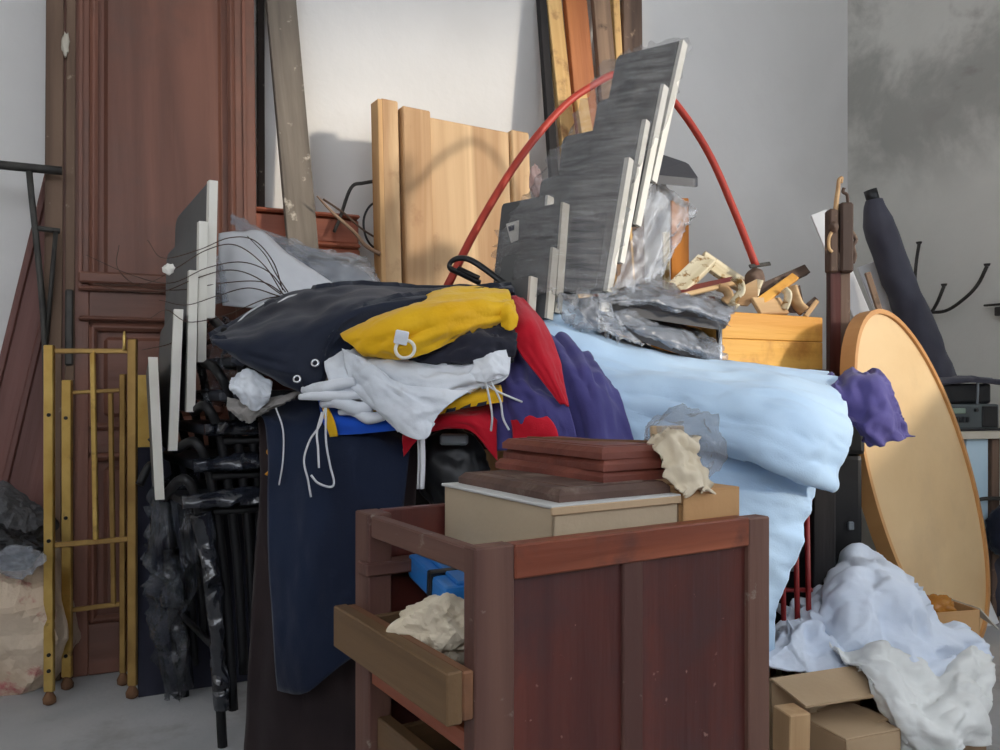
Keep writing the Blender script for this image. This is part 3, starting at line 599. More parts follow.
ce = chair2('grey chair with a white paper tag on its back, beside the pale shutter', [(502, 204, 2.13), (548, 195, 2.04), (540, 305, 2.02), (491, 305, 2.11)])
chair2('small grey chair back with a pale edge in front of the large wrapped stack', [(521, 211, 2.06), (563, 202, 1.97), (555, 312, 1.95), (511, 312, 2.04)], edge='edge cream')
chair2('lower grey chair back with a pale edge just above the clothes pile', [(502, 257, 2.01), (553, 247, 1.925), (547, 318, 1.91), (497, 318, 1.99)], edge='edge cream')
chair2('lowest grey chair back, almost hidden behind the red cloth', [(489, 285, 1.97), (531, 276, 1.89), (528, 320, 1.88), (488, 320, 1.96)], edge='edge cream')
tg = rpanel('paper_tag', [P(506, 224, 2.100), P(519, 220, 2.074), P(518, 240, 2.066), P(511, 243, 2.082)], .001, 'edge white', ce, r=.03)
rpanel('printed_mark', [P(508, 226.5, 2.093), P(514.5, 224.5, 2.079), P(514, 230, 2.076), P(509, 231.5, 2.087)], .0005, 'print ink', tg, r=.05)
film('clear stretch film wrapped across the backs of the tall chair stack', [[[(606, 62, 2.18), (650, 47, 2.11), (690, 42, 2.07)], [(566, 138, 2.10), (615, 120, 2.03), (668, 118, 1.99)], [(530, 190, 2.06), (580, 175, 1.98), (640, 168, 1.94)], [(500, 240, 2.06), (560, 235, 1.92), (622, 235, 1.93)], [(496, 290, 2.04), (555, 292, 1.88), (610, 292, 1.93)]]], 'stretch film', wr=.006, fd=(.9, 0, -.35), ws=30, su=0, sv=.012)
film('shiny crinkled clear film bulging out behind the tall chair stack', [[[(654, 172, 2.16), (662, 185, 2.2), (668, 196, 2.26)], [(645, 205, 2.10), (670, 205, 2.14), (692, 213, 2.18)], [(628, 250, 2.05), (655, 250, 2.06), (678, 240, 2.1)], [(612, 291, 1.98), (640, 285, 2.0), (662, 272, 2.08)]]], 'clear film', su=.2, sv=.06)
film('grey plastic film draped over the seat above the light blue sheet', [[[(598, 312, 1.99), (625, 304, 2.1), (660, 318, 2.2), (706, 334, 2.28)], [(598, 314, 1.93), (640, 326, 1.95), (685, 342, 2.0), (722, 354, 2.06)], [(603, 320, 1.92), (645, 336, 1.94), (690, 353, 1.99), (722, 366, 2.04)]]], 'grey film', rag=.01, su=.06, sv=.1)
film('grey plastic film draped over the upper wrapped chair seat', [[[(600, 292, 2.02), (640, 280, 2.26), (690, 290, 2.34), (738, 303, 2.4)], [(600, 297, 1.98), (645, 298, 2.03), (690, 306, 2.07), (728, 318, 2.13)], [(603, 303, 1.975), (645, 305, 2.02), (690, 313, 2.06), (726, 325, 2.11)]]], 'grey film', rag=.01, su=.05, sv=.1)
film('small wad of clear film around the chair frame beside the blue sheet', [[[(555, 296, 1.96), (580, 294, 1.95), (606, 296, 1.95)], [(560, 312, 1.94), (582, 316, 1.92), (612, 312, 1.93)], [(575, 325, 1.94), (600, 332, 1.92), (640, 345, 1.94)]]], 'clear film', wr=.012)
hd = thing('luggage_handle', 'black rounded carrying handle sticking up behind the navy jacket', 'handle', P(470, 290, 1.98))
tube('grip', [P(505, 284, 1.97), P(476, 263, 1.98), P(462, 258, 1.99), P(452, 261, 2.0), P(450, 268, 2.0), P(462, 274, 1.99), P(480, 283, 1.98)], .0085, 'black plastic', hd, flat=.7)
tube('inner_bar', [P(458, 268, 1.985), P(479, 278, 1.975)], .007, 'black metal', hd, curve=False, flat=.6)
tag(crumple('pink_rag', P(537, 182, 2.3), (.018, .015, .04), 'pink rag', amp=.6, crease=.3, sub=4, fr=2), 'small pinkish rag stuck between the chair stack and the shutter', 'rag')

# ------------------------------------------------------------------ clothes pile
def garment(name, label, cat, patches, mat, **k): return tag(cloth(name, patches, mat, **k), label, cat)
garment('dark_curtain', 'dark brown cloth hanging to the floor beneath the navy cloth', 'cloth', [[
    [(258, 405, 1.78), (300, 405, 1.76), (350, 412, 1.75), (418, 425, 1.76)],
    [(262, 470, 1.72), (310, 480, 1.69), (355, 480, 1.69), (415, 480, 1.72)],
    [(257, 560, 1.70), (305, 560, 1.67), (352, 560, 1.68), (410, 560, 1.70)],
    [(251, 660, 1.69), (300, 660, 1.66), (350, 660, 1.66), (405, 660, 1.68)],
    [(245, 762, 1.69), (298, 766, 1.66), (350, 766, 1.66), (405, 766, 1.68)]]], 'dark brown cloth', wr=.003, ws=7, su=.07, sv=.01, bend=.8)
nh = garment('navy_cloth', 'long dark navy blue cloth hanging down over the brown cloth', 'cloth', [[
    [(240, 412, 1.80), (300, 398, 1.74), (350, 405, 1.72), (410, 425, 1.74)],
    [(266, 424, 1.68), (310, 440, 1.645), (355, 446, 1.63), (407, 462, 1.66)],
    [(270, 520, 1.655), (310, 530, 1.61), (350, 530, 1.60), (398, 540, 1.63)],
    [(272, 600, 1.64), (305, 610, 1.60), (345, 610, 1.59), (388, 610, 1.63)],
    [(277, 690, 1.63), (305, 692, 1.59), (340, 665, 1.59), (378, 640, 1.63)]]], 'navy hanging', wr=.003, ws=8, su=.05, sv=.012, bend=.9, seed=3, fd=(0, 0, 1), vc=.006, vs_=8, n=52)
tube('white_piping', [P(276, 408, 1.665), P(283, 430, 1.645), P(283, 460, 1.635), P(279, 485, 1.635)], .0018, 'cord white', nh, sides=6)
tag(tube('orange_strap', [P(274, 432, 1.70), P(272, 446, 1.69), P(268, 452, 1.69), P(273, 458, 1.69), P(272, 468, 1.69), P(266, 475, 1.69)], .004, 'orange strap', flat=.5), 'short orange strap dangling beside the navy cloth', 'strap')
bb = thing('black_bag', 'black bag with a grey clip under the red cloth', 'bag', P(458, 505, 1.75))
crumple('body', P(456, 474, 1.76), (.075, .06, .095), 'black plastic', bb, amp=.2, crease=.15, sub=4, fr=2)
fbox('clip', frame(P(454, 440, 1.69), (1, 0, 0), UP), (-.028, .028), (-.01, .01), (-.01, .012), 'grey plastic', bb, bev=.004)
garment('royal_blue_cloth', 'royal blue cloth with a yellow band sticking out under the white cloth', 'cloth', [[
    [(318, 400, 1.70), (345, 402, 1.68), (375, 408, 1.67), (402, 412, 1.68)],
    [(322, 418, 1.64), (350, 420, 1.62), (375, 422, 1.62), (400, 424, 1.63)],
    [(330, 436, 1.64), (352, 434, 1.625), (378, 432, 1.62), (398, 430, 1.63)]]], 'royal blue cloth', wr=.003, n=24)
bo = bpy.data.objects['royal_blue_cloth']
cloth('yellow_band', [[[(322, 405, 1.635), (327, 405, 1.63)], [(325, 420, 1.625), (334, 420, 1.618)], [(330, 437, 1.63), (338, 436, 1.623)]]], 'yellow cloth', bo, n=10, wr=.001, thick=.002)
cloth('yellow_patch', [[[(350, 409, 1.63), (370, 405, 1.625), (388, 405, 1.625)], [(352, 411, 1.618), (370, 411, 1.614), (388, 412, 1.614)], [(356, 413, 1.617), (372, 415, 1.613), (386, 417, 1.613)]]], 'yellow cloth', bo, n=10, wr=.001, thick=.002)
ys = garment('yellow_striped_cloth', 'yellow cloth with dark stripe marks folded under the white cloth', 'cloth', [[
    [(425, 395, 1.70), (460, 388, 1.69), (500, 382, 1.69)],
    [(428, 408, 1.62), (465, 398, 1.61), (502, 390, 1.625)],
    [(430, 417, 1.615), (465, 408, 1.605), (503, 402, 1.62)]]], 'yellow cloth', wr=.003, n=24)
for (x, y) in ((447, 409), (462, 405), (478, 403)): cloth('dark_stripe', [[[(x, y, 1.604), (x+9, y-2, 1.602)], [(x-2, y+4, 1.602), (x+8, y+2, 1.6)]]], 'black cloth', ys, n=4, wr=0, thick=.001)
garment('red_folded_cloth', 'red cloth arched over the black bag', 'cloth', [[
    [(402, 425, 1.70), (430, 412, 1.69), (465, 408, 1.68), (502, 400, 1.70)],
    [(403, 440, 1.645), (425, 422, 1.635), (465, 418, 1.62), (496, 425, 1.645)],
    [(404, 456, 1.65), (425, 434, 1.64), (468, 430, 1.625), (497, 460, 1.65)]]], 'red cloth', wr=.001, n=36, su=.05, sv=.04)
garment('navy_purple_cloth', 'dull purple-navy cloth with broad folds beside the light blue sheet', 'cloth', [[
    [(494, 335, 1.80), (520, 335, 1.82), (550, 345, 1.84)],
    [(492, 372, 1.68), (520, 378, 1.67), (555, 388, 1.70)],
    [(494, 398, 1.655), (532, 402, 1.63), (568, 412, 1.65)],
    [(496, 450, 1.66), (535, 448, 1.63), (578, 450, 1.64)]], [
    [(530, 318, 1.93), (556, 328, 1.94), (590, 346, 1.96)],
    [(545, 352, 1.78), (578, 358, 1.77), (606, 372, 1.82)],
    [(560, 392, 1.70), (592, 394, 1.68), (620, 402, 1.73)],
    [(568, 452, 1.68), (602, 452, 1.65), (634, 452, 1.69)]]], 'purple cloth', wr=.003, ws=14, fd=(.45, 0, -1), seed=2, n=52, su=.13, sv=.015, bend=.6, nc=11, fine=.05)
garment('red_band_cloth', 'long red cloth band lying down between the yellow jacket and purple cloth', 'cloth', [[
    [(500, 297, 1.86), (512, 296, 1.87), (524, 299, 1.9)],
    [(508, 325, 1.70), (528, 318, 1.71), (545, 325, 1.76)],
    [(520, 352, 1.665), (540, 348, 1.66), (558, 356, 1.70)],
    [(540, 378, 1.645), (553, 378, 1.64), (564, 384, 1.66)],
    [(560, 404, 1.635), (565, 404, 1.633), (569, 406, 1.64)]]], 'red cloth', wr=.001, ws=16, su=.08, sv=.01, n=40)
garment('red_corner_cloth', 'small red cloth corner showing below the purple folds', 'cloth', [[
    [(508, 406, 1.66), (525, 406, 1.645), (545, 416, 1.63)],
    [(512, 425, 1.64), (530, 424, 1.618), (556, 428, 1.615)],
    [(514, 446, 1.64), (534, 445, 1.62), (560, 445, 1.618)]]], 'red cloth', wr=.004, n=20)
garment('black_cloth', 'crumpled black cloth tucked under the yellow jacket', 'cloth', [[
    [(420, 342, 1.68), (470, 320, 1.69), (514, 322, 1.72)],
    [(425, 352, 1.625), (475, 338, 1.615), (516, 338, 1.66)],
    [(405, 362, 1.63), (470, 358, 1.61), (514, 354, 1.645)],
    [(410, 366, 1.66), (470, 366, 1.66), (512, 362, 1.68)]]], 'black cloth', vc=.006, vs_=18, wr=.002, ws=22, n=44, su=.06, sv=.14)
wc = garment('white_cloth', 'crumpled white cloth hanging from the middle of the clothes pile', 'cloth', [[
    [(330, 350, 1.67), (385, 352, 1.65), (445, 361, 1.64), (508, 350, 1.67)],
    [(328, 368, 1.62), (390, 370, 1.60), (445, 374, 1.595), (508, 362, 1.635)],
    [(335, 388, 1.61), (395, 394, 1.59), (445, 388, 1.585), (502, 380, 1.61)],
    [(345, 398, 1.62), (395, 402, 1.61), (445, 398, 1.60), (470, 392, 1.61)]], [
    [(344, 350, 1.625), (368, 362, 1.59), (402, 384, 1.57), (466, 392, 1.585)],
    [(349, 374, 1.605), (375, 384, 1.57), (410, 399, 1.555), (451, 402, 1.57)],
    [(356, 392, 1.60), (385, 409, 1.56), (415, 420, 1.55), (440, 412, 1.565)],
    [(372, 404, 1.605), (400, 431, 1.56), (424, 438, 1.553), (432, 424, 1.56)]], [
    [(470, 352, 1.625), (490, 352, 1.615), (506, 350, 1.63)],
    [(474, 366, 1.60), (492, 368, 1.59), (508, 372, 1.605)],
    [(466, 378, 1.60), (484, 382, 1.592), (500, 378, 1.60)]]], 'white cloth', wr=.003, ws=15, n=60, su=.07, sv=.07, bend=.6, nc=9, fine=.05, seed=5, vc=.007, vs_=17)
for (x0, y0, x1, y1, r) in ((303, 390, 356, 382, .010), (300, 397, 362, 394, .009), (322, 404, 372, 406, .011), (340, 412, 384, 416, .010)):
    tube('rolled_fold', [P(x0, y0, 1.625), P((x0*2+x1)/3, y0-2, 1.605), P((x0+x1*2)/3, y1+2, 1.60), P(x1, y1, 1.60)], [r*.55, r, r, r*.8], 'white cloth', wc, sides=12, n=24, jit=.3)
for k, pts in enumerate([[(325, 408, 1.61), (320, 425, 1.6), (310, 440, 1.6), (304, 460, 1.595), (308, 480, 1.595), (311, 497, 1.6)],
            [(326, 408, 1.605), (326, 440, 1.595), (330, 465, 1.59), (334, 482, 1.59), (330, 487, 1.59), (318, 483, 1.59), (311, 475, 1.59)],
            [(322, 412, 1.605), (317, 432, 1.595), (318, 448, 1.59), (319, 468, 1.59)],
            [(483, 372, 1.60), (488, 392, 1.595), (492, 415, 1.6), (491, 431, 1.61)],
            [(490, 380, 1.60), (500, 400, 1.6), (503, 418, 1.605), (509, 430, 1.61)],
            [(488, 386, 1.598), (503, 394, 1.61), (522, 402, 1.63)]]):
    tube('drawstring', [P(*q) for q in pts], .0022, 'cord white', wc, n=30, sides=6)
for (x, w) in ((422, .006), (418, .003)): tube('hanging_tape', [P(x, 428, 1.565), P(x+1, 460, 1.575), P(x, 489, 1.58)], w, 'cord white', wc, flat=.3, sides=6)
yj = garment('yellow_jacket', 'bright yellow jacket folded on top of the clothes pile', 'jacket', [[
    [(345, 338, 1.70), (388, 305, 1.77), (440, 293, 1.80), (505, 292, 1.82)],
    [(346, 340, 1.64), (392, 322, 1.61), (445, 306, 1.62), (510, 304, 1.70)],
    [(362, 350, 1.615), (402, 340, 1.58), (450, 326, 1.595), (507, 315, 1.67)],
    [(380, 358, 1.63), (410, 357, 1.59), (445, 343, 1.605), (492, 326, 1.66)]], [
    [(498, 300, 1.73), (506, 300, 1.72), (513, 306, 1.72)],
    [(500, 312, 1.665), (508, 310, 1.655), (516, 316, 1.665)],
    [(502, 326, 1.66), (509, 330, 1.652), (515, 327, 1.66)]]], 'yellow cloth', wr=.006, ws=14, fd=(.9, .2, .55), n=56, su=.04, sv=.10, bend=.6, nc=8, fine=.04, seed=7, vc=.009, vs_=14)
cloth('seam_flap', [[[(372, 320, 1.645), (382, 314, 1.64)], [(384, 334, 1.598), (394, 330, 1.593)], [(394, 352, 1.59), (404, 349, 1.583)]]], 'orange cloth', yj, n=12, wr=.001, thick=.003)
dr_ = torus('buckle_ring', P(405, 349, 1.565), (0, -1, .3), .0175, .0033, 'edge white', yj, sx=1.0)
fbox('buckle_tab', frame(P(401, 338, 1.566), (1, 0, -.2), UP), (-.012, .013), (-.003, .003), (-.012, .014), 'white cloth', yj)
nj = garment('navy_jacket', 'dark navy waterproof jacket lying over the yellow jacket at the top of the pile', 'jacket', [[
    [(224, 326, 1.92), (280, 294, 2.0), (340, 287, 2.04), (420, 289, 2.02), (508, 284, 1.98)],
    [(213, 338, 1.76), (280, 306, 1.82), (340, 291, 1.86), (420, 290, 1.88), (510, 288, 1.88)],
    [(213, 341, 1.69), (276, 336, 1.66), (328, 318, 1.67), (385, 300, 1.72), (508, 291, 1.82)],
    [(224, 352, 1.67), (284, 368, 1.62), (318, 362, 1.62), (352, 328, 1.655), (450, 297, 1.76)],
    [(245, 364, 1.69), (296, 391, 1.63), (315, 396, 1.62), (338, 362, 1.64), (395, 312, 1.70)]]], 'navy cloth', wr=.002, ws=14, n=56, su=.03, sv=.04, bend=.6, nc=14, seed=11, fd=(1, 0, .5), vc=.010, vs_=9, thick=.008)
for (x, y, Y) in ((315, 363, 1.60), (297, 379, 1.600)): torus('grommet', P(x, y, Y), (0, -1, .3), .0062, .0024, 'chrome', nj, n=18, sides=6)
tube('reflective_piping', [P(238, 322, 1.80), P(248, 313, 1.83), P(264, 303, 1.85)], .002, 'cord white', nj, sides=6)
tube('reflective_piping', [P(278, 303, 1.83), P(288, 297, 1.86), P(300, 294, 1.88)], .002, 'cord white', nj, sides=6)
garment('white_rag', 'small white rag sticking out under the navy jacket beside the stacked chairs', 'rag', [[
    [(232, 378, 1.68), (248, 370, 1.67), (272, 382, 1.67)], [(230, 388, 1.65), (250, 390, 1.64), (270, 394, 1.65)], [(238, 396, 1.66), (254, 410, 1.65), (268, 402, 1.66)]]], 'white cloth', wr=.001, ws=30, n=28, su=.12, sv=.12)
garment('grey_rag', 'small dirty grey rag hanging below the white rag', 'rag', [[
    [(228, 398, 1.69), (250, 400, 1.675), (300, 392, 1.68)], [(228, 408, 1.67), (248, 412, 1.66), (285, 402, 1.67)], [(238, 416, 1.675), (250, 422, 1.67), (262, 412, 1.67)]]], 'grey rag', wr=.001, ws=30, n=28, su=.12, sv=.12)
# light blue sheet
garment('light_blue_sheet', 'large light blue sheet draped over the table and hanging down its front', 'sheet', [[
    [(510, 294, 2.00), (560, 302, 2.04), (610, 333, 2.08), (680, 357, 2.12), (760, 367, 2.16), (832, 376, 2.14)],
    [(508, 318, 1.90), (560, 338, 1.90), (620, 360, 1.90), (690, 373, 1.90), (770, 380, 1.90), (838, 392, 1.92)],
    [(535, 362, 1.80), (575, 378, 1.80), (630, 390, 1.77), (700, 395, 1.74), (780, 404, 1.72), (843, 422, 1.80)],
    [(575, 420, 1.77), (608, 415, 1.75), (655, 420, 1.73), (712, 425, 1.69), (782, 440, 1.66), (842, 452, 1.76)],
    [(605, 455, 1.77), (635, 450, 1.75), (676, 440, 1.72), (722, 444, 1.68), (778, 466, 1.65), (834, 484, 1.74)],
    [(608, 470, 1.82), (640, 462, 1.80), (680, 448, 1.78), (728, 450, 1.75), (782, 468, 1.72), (830, 480, 1.79)]], [
    [(612, 430, 1.82), (660, 420, 1.80), (720, 440, 1.79), (775, 455, 1.78), (818, 470, 1.82)],
    [(620, 480, 1.78), (665, 480, 1.76), (715, 480, 1.745), (765, 500, 1.74), (808, 500, 1.79)],
    [(625, 540, 1.77), (670, 540, 1.75), (715, 545, 1.735), (755, 550, 1.735), (795, 550, 1.77)],
    [(630, 620, 1.76), (670, 620, 1.74), (715, 620, 1.73), (750, 620, 1.73), (774, 615, 1.75)],
    [(632, 680, 1.76), (670, 680, 1.74), (712, 680, 1.73), (745, 680, 1.73), (768, 670, 1.745)]]], 'light blue cloth', wr=.012, ws=8, fd=(1, .15, -.42), n=80, su=.01, sv=.06, bend=.6, nc=16, fine=.15, seed=4, thick=.005)
garment('violet_cloth', 'violet cloth hanging over the table corner in front of the oval table top', 'cloth', [[
    [(826, 377, 2.04), (845, 372, 2.06), (868, 371, 2.06), (880, 374, 2.04)],
    [(832, 392, 1.92), (850, 388, 1.92), (875, 382, 1.92), (892, 396, 1.93)],
    [(842, 412, 1.88), (862, 418, 1.85), (884, 408, 1.86), (902, 418, 1.90)],
    [(858, 428, 1.87), (868, 434, 1.845), (888, 428, 1.85), (908, 430, 1.90)],
    [(866, 446, 1.87), (878, 446, 1.85), (895, 441, 1.86), (912, 436, 1.90)]]], 'violet cloth', wr=.001, ws=13, n=44, seed=9, vc=.012, vs_=11, su=.22, sv=.08, bend=.6, nc=9, fine=.1)

# ------------------------------------------------------------------ things behind the pile at the left
cu = thing('wrapped_cushion', 'grey cushion wrapped in shiny plastic behind the navy jacket', 'cushion', P(310, 290, 2.25))
crumple('cushion_body', P(312, 282, 2.3), (.20, .09, .085), 'grey wrap', cu, amp=.12, crease=.06, sub=5, fr=3, rot=Matrix.Rotation(math.radians(18), 3, 'Y'))
cloth('plastic_cover', [[[(232, 214, 2.3), (255, 226, 2.3), (300, 244, 2.3), (365, 258, 2.3)], [(234, 225, 2.22), (265, 240, 2.2), (310, 260, 2.18), (376, 276, 2.2)], [(238, 240, 2.16), (275, 262, 2.14), (320, 286, 2.14), (380, 296, 2.17)]]], 'grey film', cu, wr=.003, ws=16, n=44, su=.05, sv=.08, thick=.002, rag=.01)
garment('milky_plastic_sheet', 'milky white plastic sheet draped in front of the wrapped cushion', 'sheet', [[
    [(219, 234, 2.10), (240, 232, 2.14), (262, 233, 2.16), (285, 252, 2.17)],
    [(219, 262, 2.04), (250, 262, 2.05), (285, 265, 2.08), (312, 270, 2.1)],
    [(221, 285, 2.00), (255, 288, 2.0), (300, 290, 2.04), (345, 292, 2.08)],
    [(223, 305, 1.98), (260, 308, 1.99), (305, 303, 2.04), (348, 298, 2.08)]]], 'milky sheet', wr=.002, ws=11, n=36, su=.03, sv=.03, bend=.8, thick=.002, seed=6)
garment('grey_translucent_flap', 'small grey plastic flap at the shutter side of the stacked chairs', 'plastic film', [[
    [(203, 262, 2.02), (212, 256, 2.04), (222, 262, 2.06)], [(203, 280, 2.0), (216, 276, 2.0), (230, 285, 2.02)], [(205, 305, 1.98), (220, 304, 1.98), (233, 303, 2.0)]]], 'grey film', wr=.008, n=20, thick=.0015)
tw = thing('twig_bundle', 'bundle of thin dry twigs curling over the stacked chairs', 'twigs', P(285, 295, 1.98)); random.seed(5)
for pts in ([(285, 292), (268, 272), (240, 262), (205, 268), (170, 283), (130, 275), (88, 255)], [(283, 294), (262, 265), (235, 245), (205, 250), (178, 268), (145, 284), (105, 285)],
            [(286, 296), (262, 282), (225, 283), (180, 290), (140, 286), (116, 268), (118, 245)], [(284, 290), (272, 262), (255, 240), (228, 238), (200, 250), (165, 258), (146, 240)],
            [(280, 296), (250, 288), (215, 296), (185, 305), (160, 300)], [(278, 296), (262, 300), (225, 315), (190, 322), (165, 310), (150, 318)],
            [(286, 292), (275, 275), (266, 255), (248, 236)], [(282, 294), (255, 276), (230, 270), (198, 278), (160, 292), (120, 290), (95, 283)], [(205, 340), (185, 338), (165, 345), (142, 350)]):
    k = len(pts); tube('twig', [P(x+random.uniform(-2, 2), y, 1.98-.30*min(1, i/(k-1)*1.2)) for i, (x, y) in enumerate(pts)], [.0015, .0011, .0007], 'twig bark', tw, n=40, sides=5)
crumple('paper_scrap', P(169, 269, 1.7), (.012, .006, .010), 'edge white', None, sub=3, crease=.4, amp=.4); tag(bpy.data.objects['paper_scrap'], 'tiny white paper scrap caught in the twigs', 'paper')

# ------------------------------------------------------------------ bags at the far left
sk = thing('woven_sack', 'cream woven sack with pink print standing beside the brass bed ends', 'sack', Fl(20, 712))
facet('sack_body', Fl(12, 688)+UP*.15, (.175, .14, .20), 'sack weave', sk, planes=16, amp=.05, seed=21, floor=0.0)
crumple('sack_neck', Fl(66, 668)+V((0, .0, .235)), (.035, .05, .06), 'sack weave', sk, amp=.3, crease=.15, sub=4, fr=2)
tag(facet('grey_bag', P(8, 522, 2.10), (.10, .09, .10), 'grey sheet cloth', None, seed=3, amp=.08), 'dark grey cloth bundle on top of the woven sack', 'bundle')
tag(facet('dark_bundle', P(6, 548, 2.02), (.10, .06, .045), 'black plastic', None, seed=6, amp=.12), 'flattened black plastic bundle on the woven sack', 'bundle')
tag(facet('clear_plastic_wad', P(16, 562, 1.93), (.055, .035, .04), 'grey film', None, seed=4, amp=.15), 'crumpled clear plastic wad on the woven sack', 'plastic film')

# ------------------------------------------------------------------ drawer cabinet in front
cN = P(475, 549, .93); zt = cN.z; cN.z = 0; th = math.radians(58)
CB = frame(cN, (math.sin(th), math.cos(th), 0), UP); CW, CD = .475, .341
cb = thing('drawer_cabinet', 'old dark red wooden cabinet with a panelled side, open top and pulled drawer', 'cabinet', cN)
def cbx(n, x, y, z, m='cabinet wood', p=cb, **k): return fbox(n, CB, x, y, z, m, p, **k)
sp = cbx('side_panel', (.03, CW-.02), (.008, .018), (.02, zt-.02), 'cabinet wood')
cbx('stile', (0, .052), (0, .026), (0, zt), 'cabinet worn wood'); cbx('stile', (CW-.042, CW), (0, .026), (0, zt-.003), 'cabinet worn wood')
cbx('muntin', (.213, .245), (.002, .024), (0, zt-.037), 'cabinet worn wood'); cbx('top_rail', (.052, CW-.042), (-.001, .025), (zt-.04, zt-.001), 'cabinet rail wood')
cbx('bottom_rail', (.052, CW-.042), (0, .025), (0, .06), 'cabinet rail wood')
cbx('post', (0, .035), (CD-.05, CD), (0, zt), 'cabinet worn wood'); cbx('side_board', (.035, CW), (CD-.018, CD-.002), (0, zt), 'cabinet wood')
cbx('back_board', (CW-.015, CW-.002), (.026, CD-.018), (0, zt-.02), 'cabinet wood'); cbx('front_rail', (.003, .022), (.026, CD-.05), (zt-.032, zt-.003), 'cabinet worn wood')
cbx('shelf_board', (.02, CW-.015), (.026, CD-.018), (.345, .357), 'cabinet wood'); cbx('bottom_board', (.02, CW-.015), (.026, CD-.018), (.05, .062), 'cabinet wood')
cbx('runner', (-.006, .10), (CD-.056, CD-.022), (.485, .503), 'cabinet worn wood'); cbx('shelf_board', (.14, CW-.015), (.026, CD-.018), (.44, .45), 'cabinet wood')
cbx('divider_rail', (.004, .03), (.026, CD-.05), (.335, .36), 'cabinet rail wood')
dw = cbx('drawer', (-.035, -.015), (.0, CD-.006), (.382, .44), 'drawer wood')
cbx('drawer_side', (-.015, .22), (.030, .040), (.385, .432), 'drawer wood', dw); cbx('drawer_side', (-.015, .22), (CD-.062, CD-.052), (.385, .432), 'drawer wood', dw)
cbx('drawer_bottom', (-.015, .22), (.04, CD-.062), (.387, .392), 'drawer wood', dw); cbx('drawer_end', (-.015, -.001), (.0, CD-.006), (.384, .438), 'drawer end wood', dw)
dw2 = cbx('drawer', (.01, .03), (.03, CD-.055), (.20, .29), 'drawer wood'); cbx('drawer_side', (.03, .25), (.035, .045), (.21, .275), 'drawer wood', dw2); cbx('drawer_side', (.03, .25), (CD-.07, CD-.06), (.21, .275), 'drawer wood', dw2)
kp = CB @ V((.052, .165, .432))
tag(facet('kraft_paper_bundle', kp, (.062, .062, .056), 'cream paper', None, seed=8, amp=.13), 'crumpled beige paper bundle lying in the open drawer', 'paper')
bxF = frame(CB @ V((.085, .225, .478)), CB.to_3x3() @ V((-.12, -.98, -.12)), UP+N*.45)
bc = thing('blue_case', 'bright blue plastic case behind the paper bundle in the cabinet', 'case', CB @ V((.085, .225, .46)))
fbox('body', bxF, (-.075, .075), (-.03, .03), (-.012, .022), 'blue plastic', bc, bev=.006, seg=2); fbox('lid_rib', bxF, (-.07, .07), (-.012, .012), (.02, .027), 'blue plastic', bc)
fbox('latch', bxF, (.015, .027), (-.034, .034), (-.008, .028), 'black plastic', bc)
# carton with wooden slabs on top
def carton(name, label, xr, yr, zr, m, Fm=CB, loc=None, group=None):
    t = thing(name, label, 'box', loc or Fm @ V((sum(xr)/2, sum(yr)/2, zr[0])), group)
    for (n_, a, b) in (('side', (xr[0], xr[0]+.004), yr), ('side', (xr[1]-.004, xr[1]), yr), ('side', xr, (yr[0], yr[0]+.004)), ('side', xr, (yr[1]-.004, yr[1]))): fbox(n_, Fm, a, b, zr, m, t, bev=.001)
    fbox('bottom', Fm, xr, yr, (zr[0], zr[0]+.004), m, t, bev=.001); return t
ct = carton('cardboard_box', 'beige cardboard box standing in the cabinet under the wooden slabs', (.13, .335), (.036, .312), (.452, .600), 'beige cardboard')
fbox('lid_flap', CB, (.126, .339), (.033, .315), (.600, .604), 'paper grey', ct, bev=.001); fbox('lid_lip', CB, (.126, .339), (.032, .036), (.592, .602), 'cardboard', ct, bev=.001)
def slab(label, x, y, z, t, m, rz=0):
    Fm = CB @ Matrix.Translation(V((sum(x)/2, sum(y)/2, z))) @ Matrix.Rotation(math.radians(rz), 4, 'Z'); a, b = (x[1]-x[0])/2, (y[1]-y[0])/2
    s = thing('wooden_slab', label, 'slab', Fm.translation, 'wooden slabs stacked on the beige box')
    vs = []; o = t*.45
    for (q, zz) in ((0, 0), (0, t*.55), (o, t)): vs += [Fm @ V((sx_*(a-q), sy_*(b-q), zz)) for (sx_, sy_) in ((-1, -1), (1, -1), (1, 1), (-1, 1))]
    fs = [(3, 2, 1, 0), (8, 9, 10, 11)]+[(l*4+i, l*4+(i+1) % 4, l*4+4+(i+1) % 4, l*4+4+i) for l in (0, 1) for i in range(4)]
    mk('bevelled_board', vs, fs, m, s); fbox('recessed_field', Fm, (-a*.7, a*.7), (-b*.85, b*.85), (t-.001, t+.0012), m, s, bev=.001); return s
slab('dark brown bevelled slab lying lowest on the beige box', (.15, .335), (.05, .305), .604, .016, 'dark slab wood')
slab('reddish brown bevelled slab, lowest of the three red slabs', (.235, .36), (.075, .335), .620, .0155, 'slab wood', 1.5)
slab('reddish brown bevelled slab in the middle of the three red slabs', (.243, .362), (.075, .33), .6355, .0155, 'slab wood', -1)
slab('reddish brown bevelled slab on top of the stack', (.24, .36), (.08, .325), .651, .0155, 'slab wood', .5)
tag(tube('metal_strip', [CB @ V((.27, .30, .668)), CB @ V((.30, .2, .669)), CB @ V((.37, .12, .668))], .003, 'rust', flat=.4), 'thin rusty metal strip lying on the topmost wooden slab', 'strip')
sb = carton('small_cardboard_box', 'small orange-brown cardboard box in the cabinet corner beside the paper', (.342, .452), (.034, .16), (.47, .606), 'orange cardboard')
fbox('top_flap', CB, (.342, .452), (.034, .16), (.603, .607), 'orange cardboard', sb, bev=.001)
for k in range(3): fbox('corrugated_edge', CB, (.3385, .342), (.04+.02*k, .05+.02*k), (.49, .604), 'dark cardboard', sb, bev=.001)
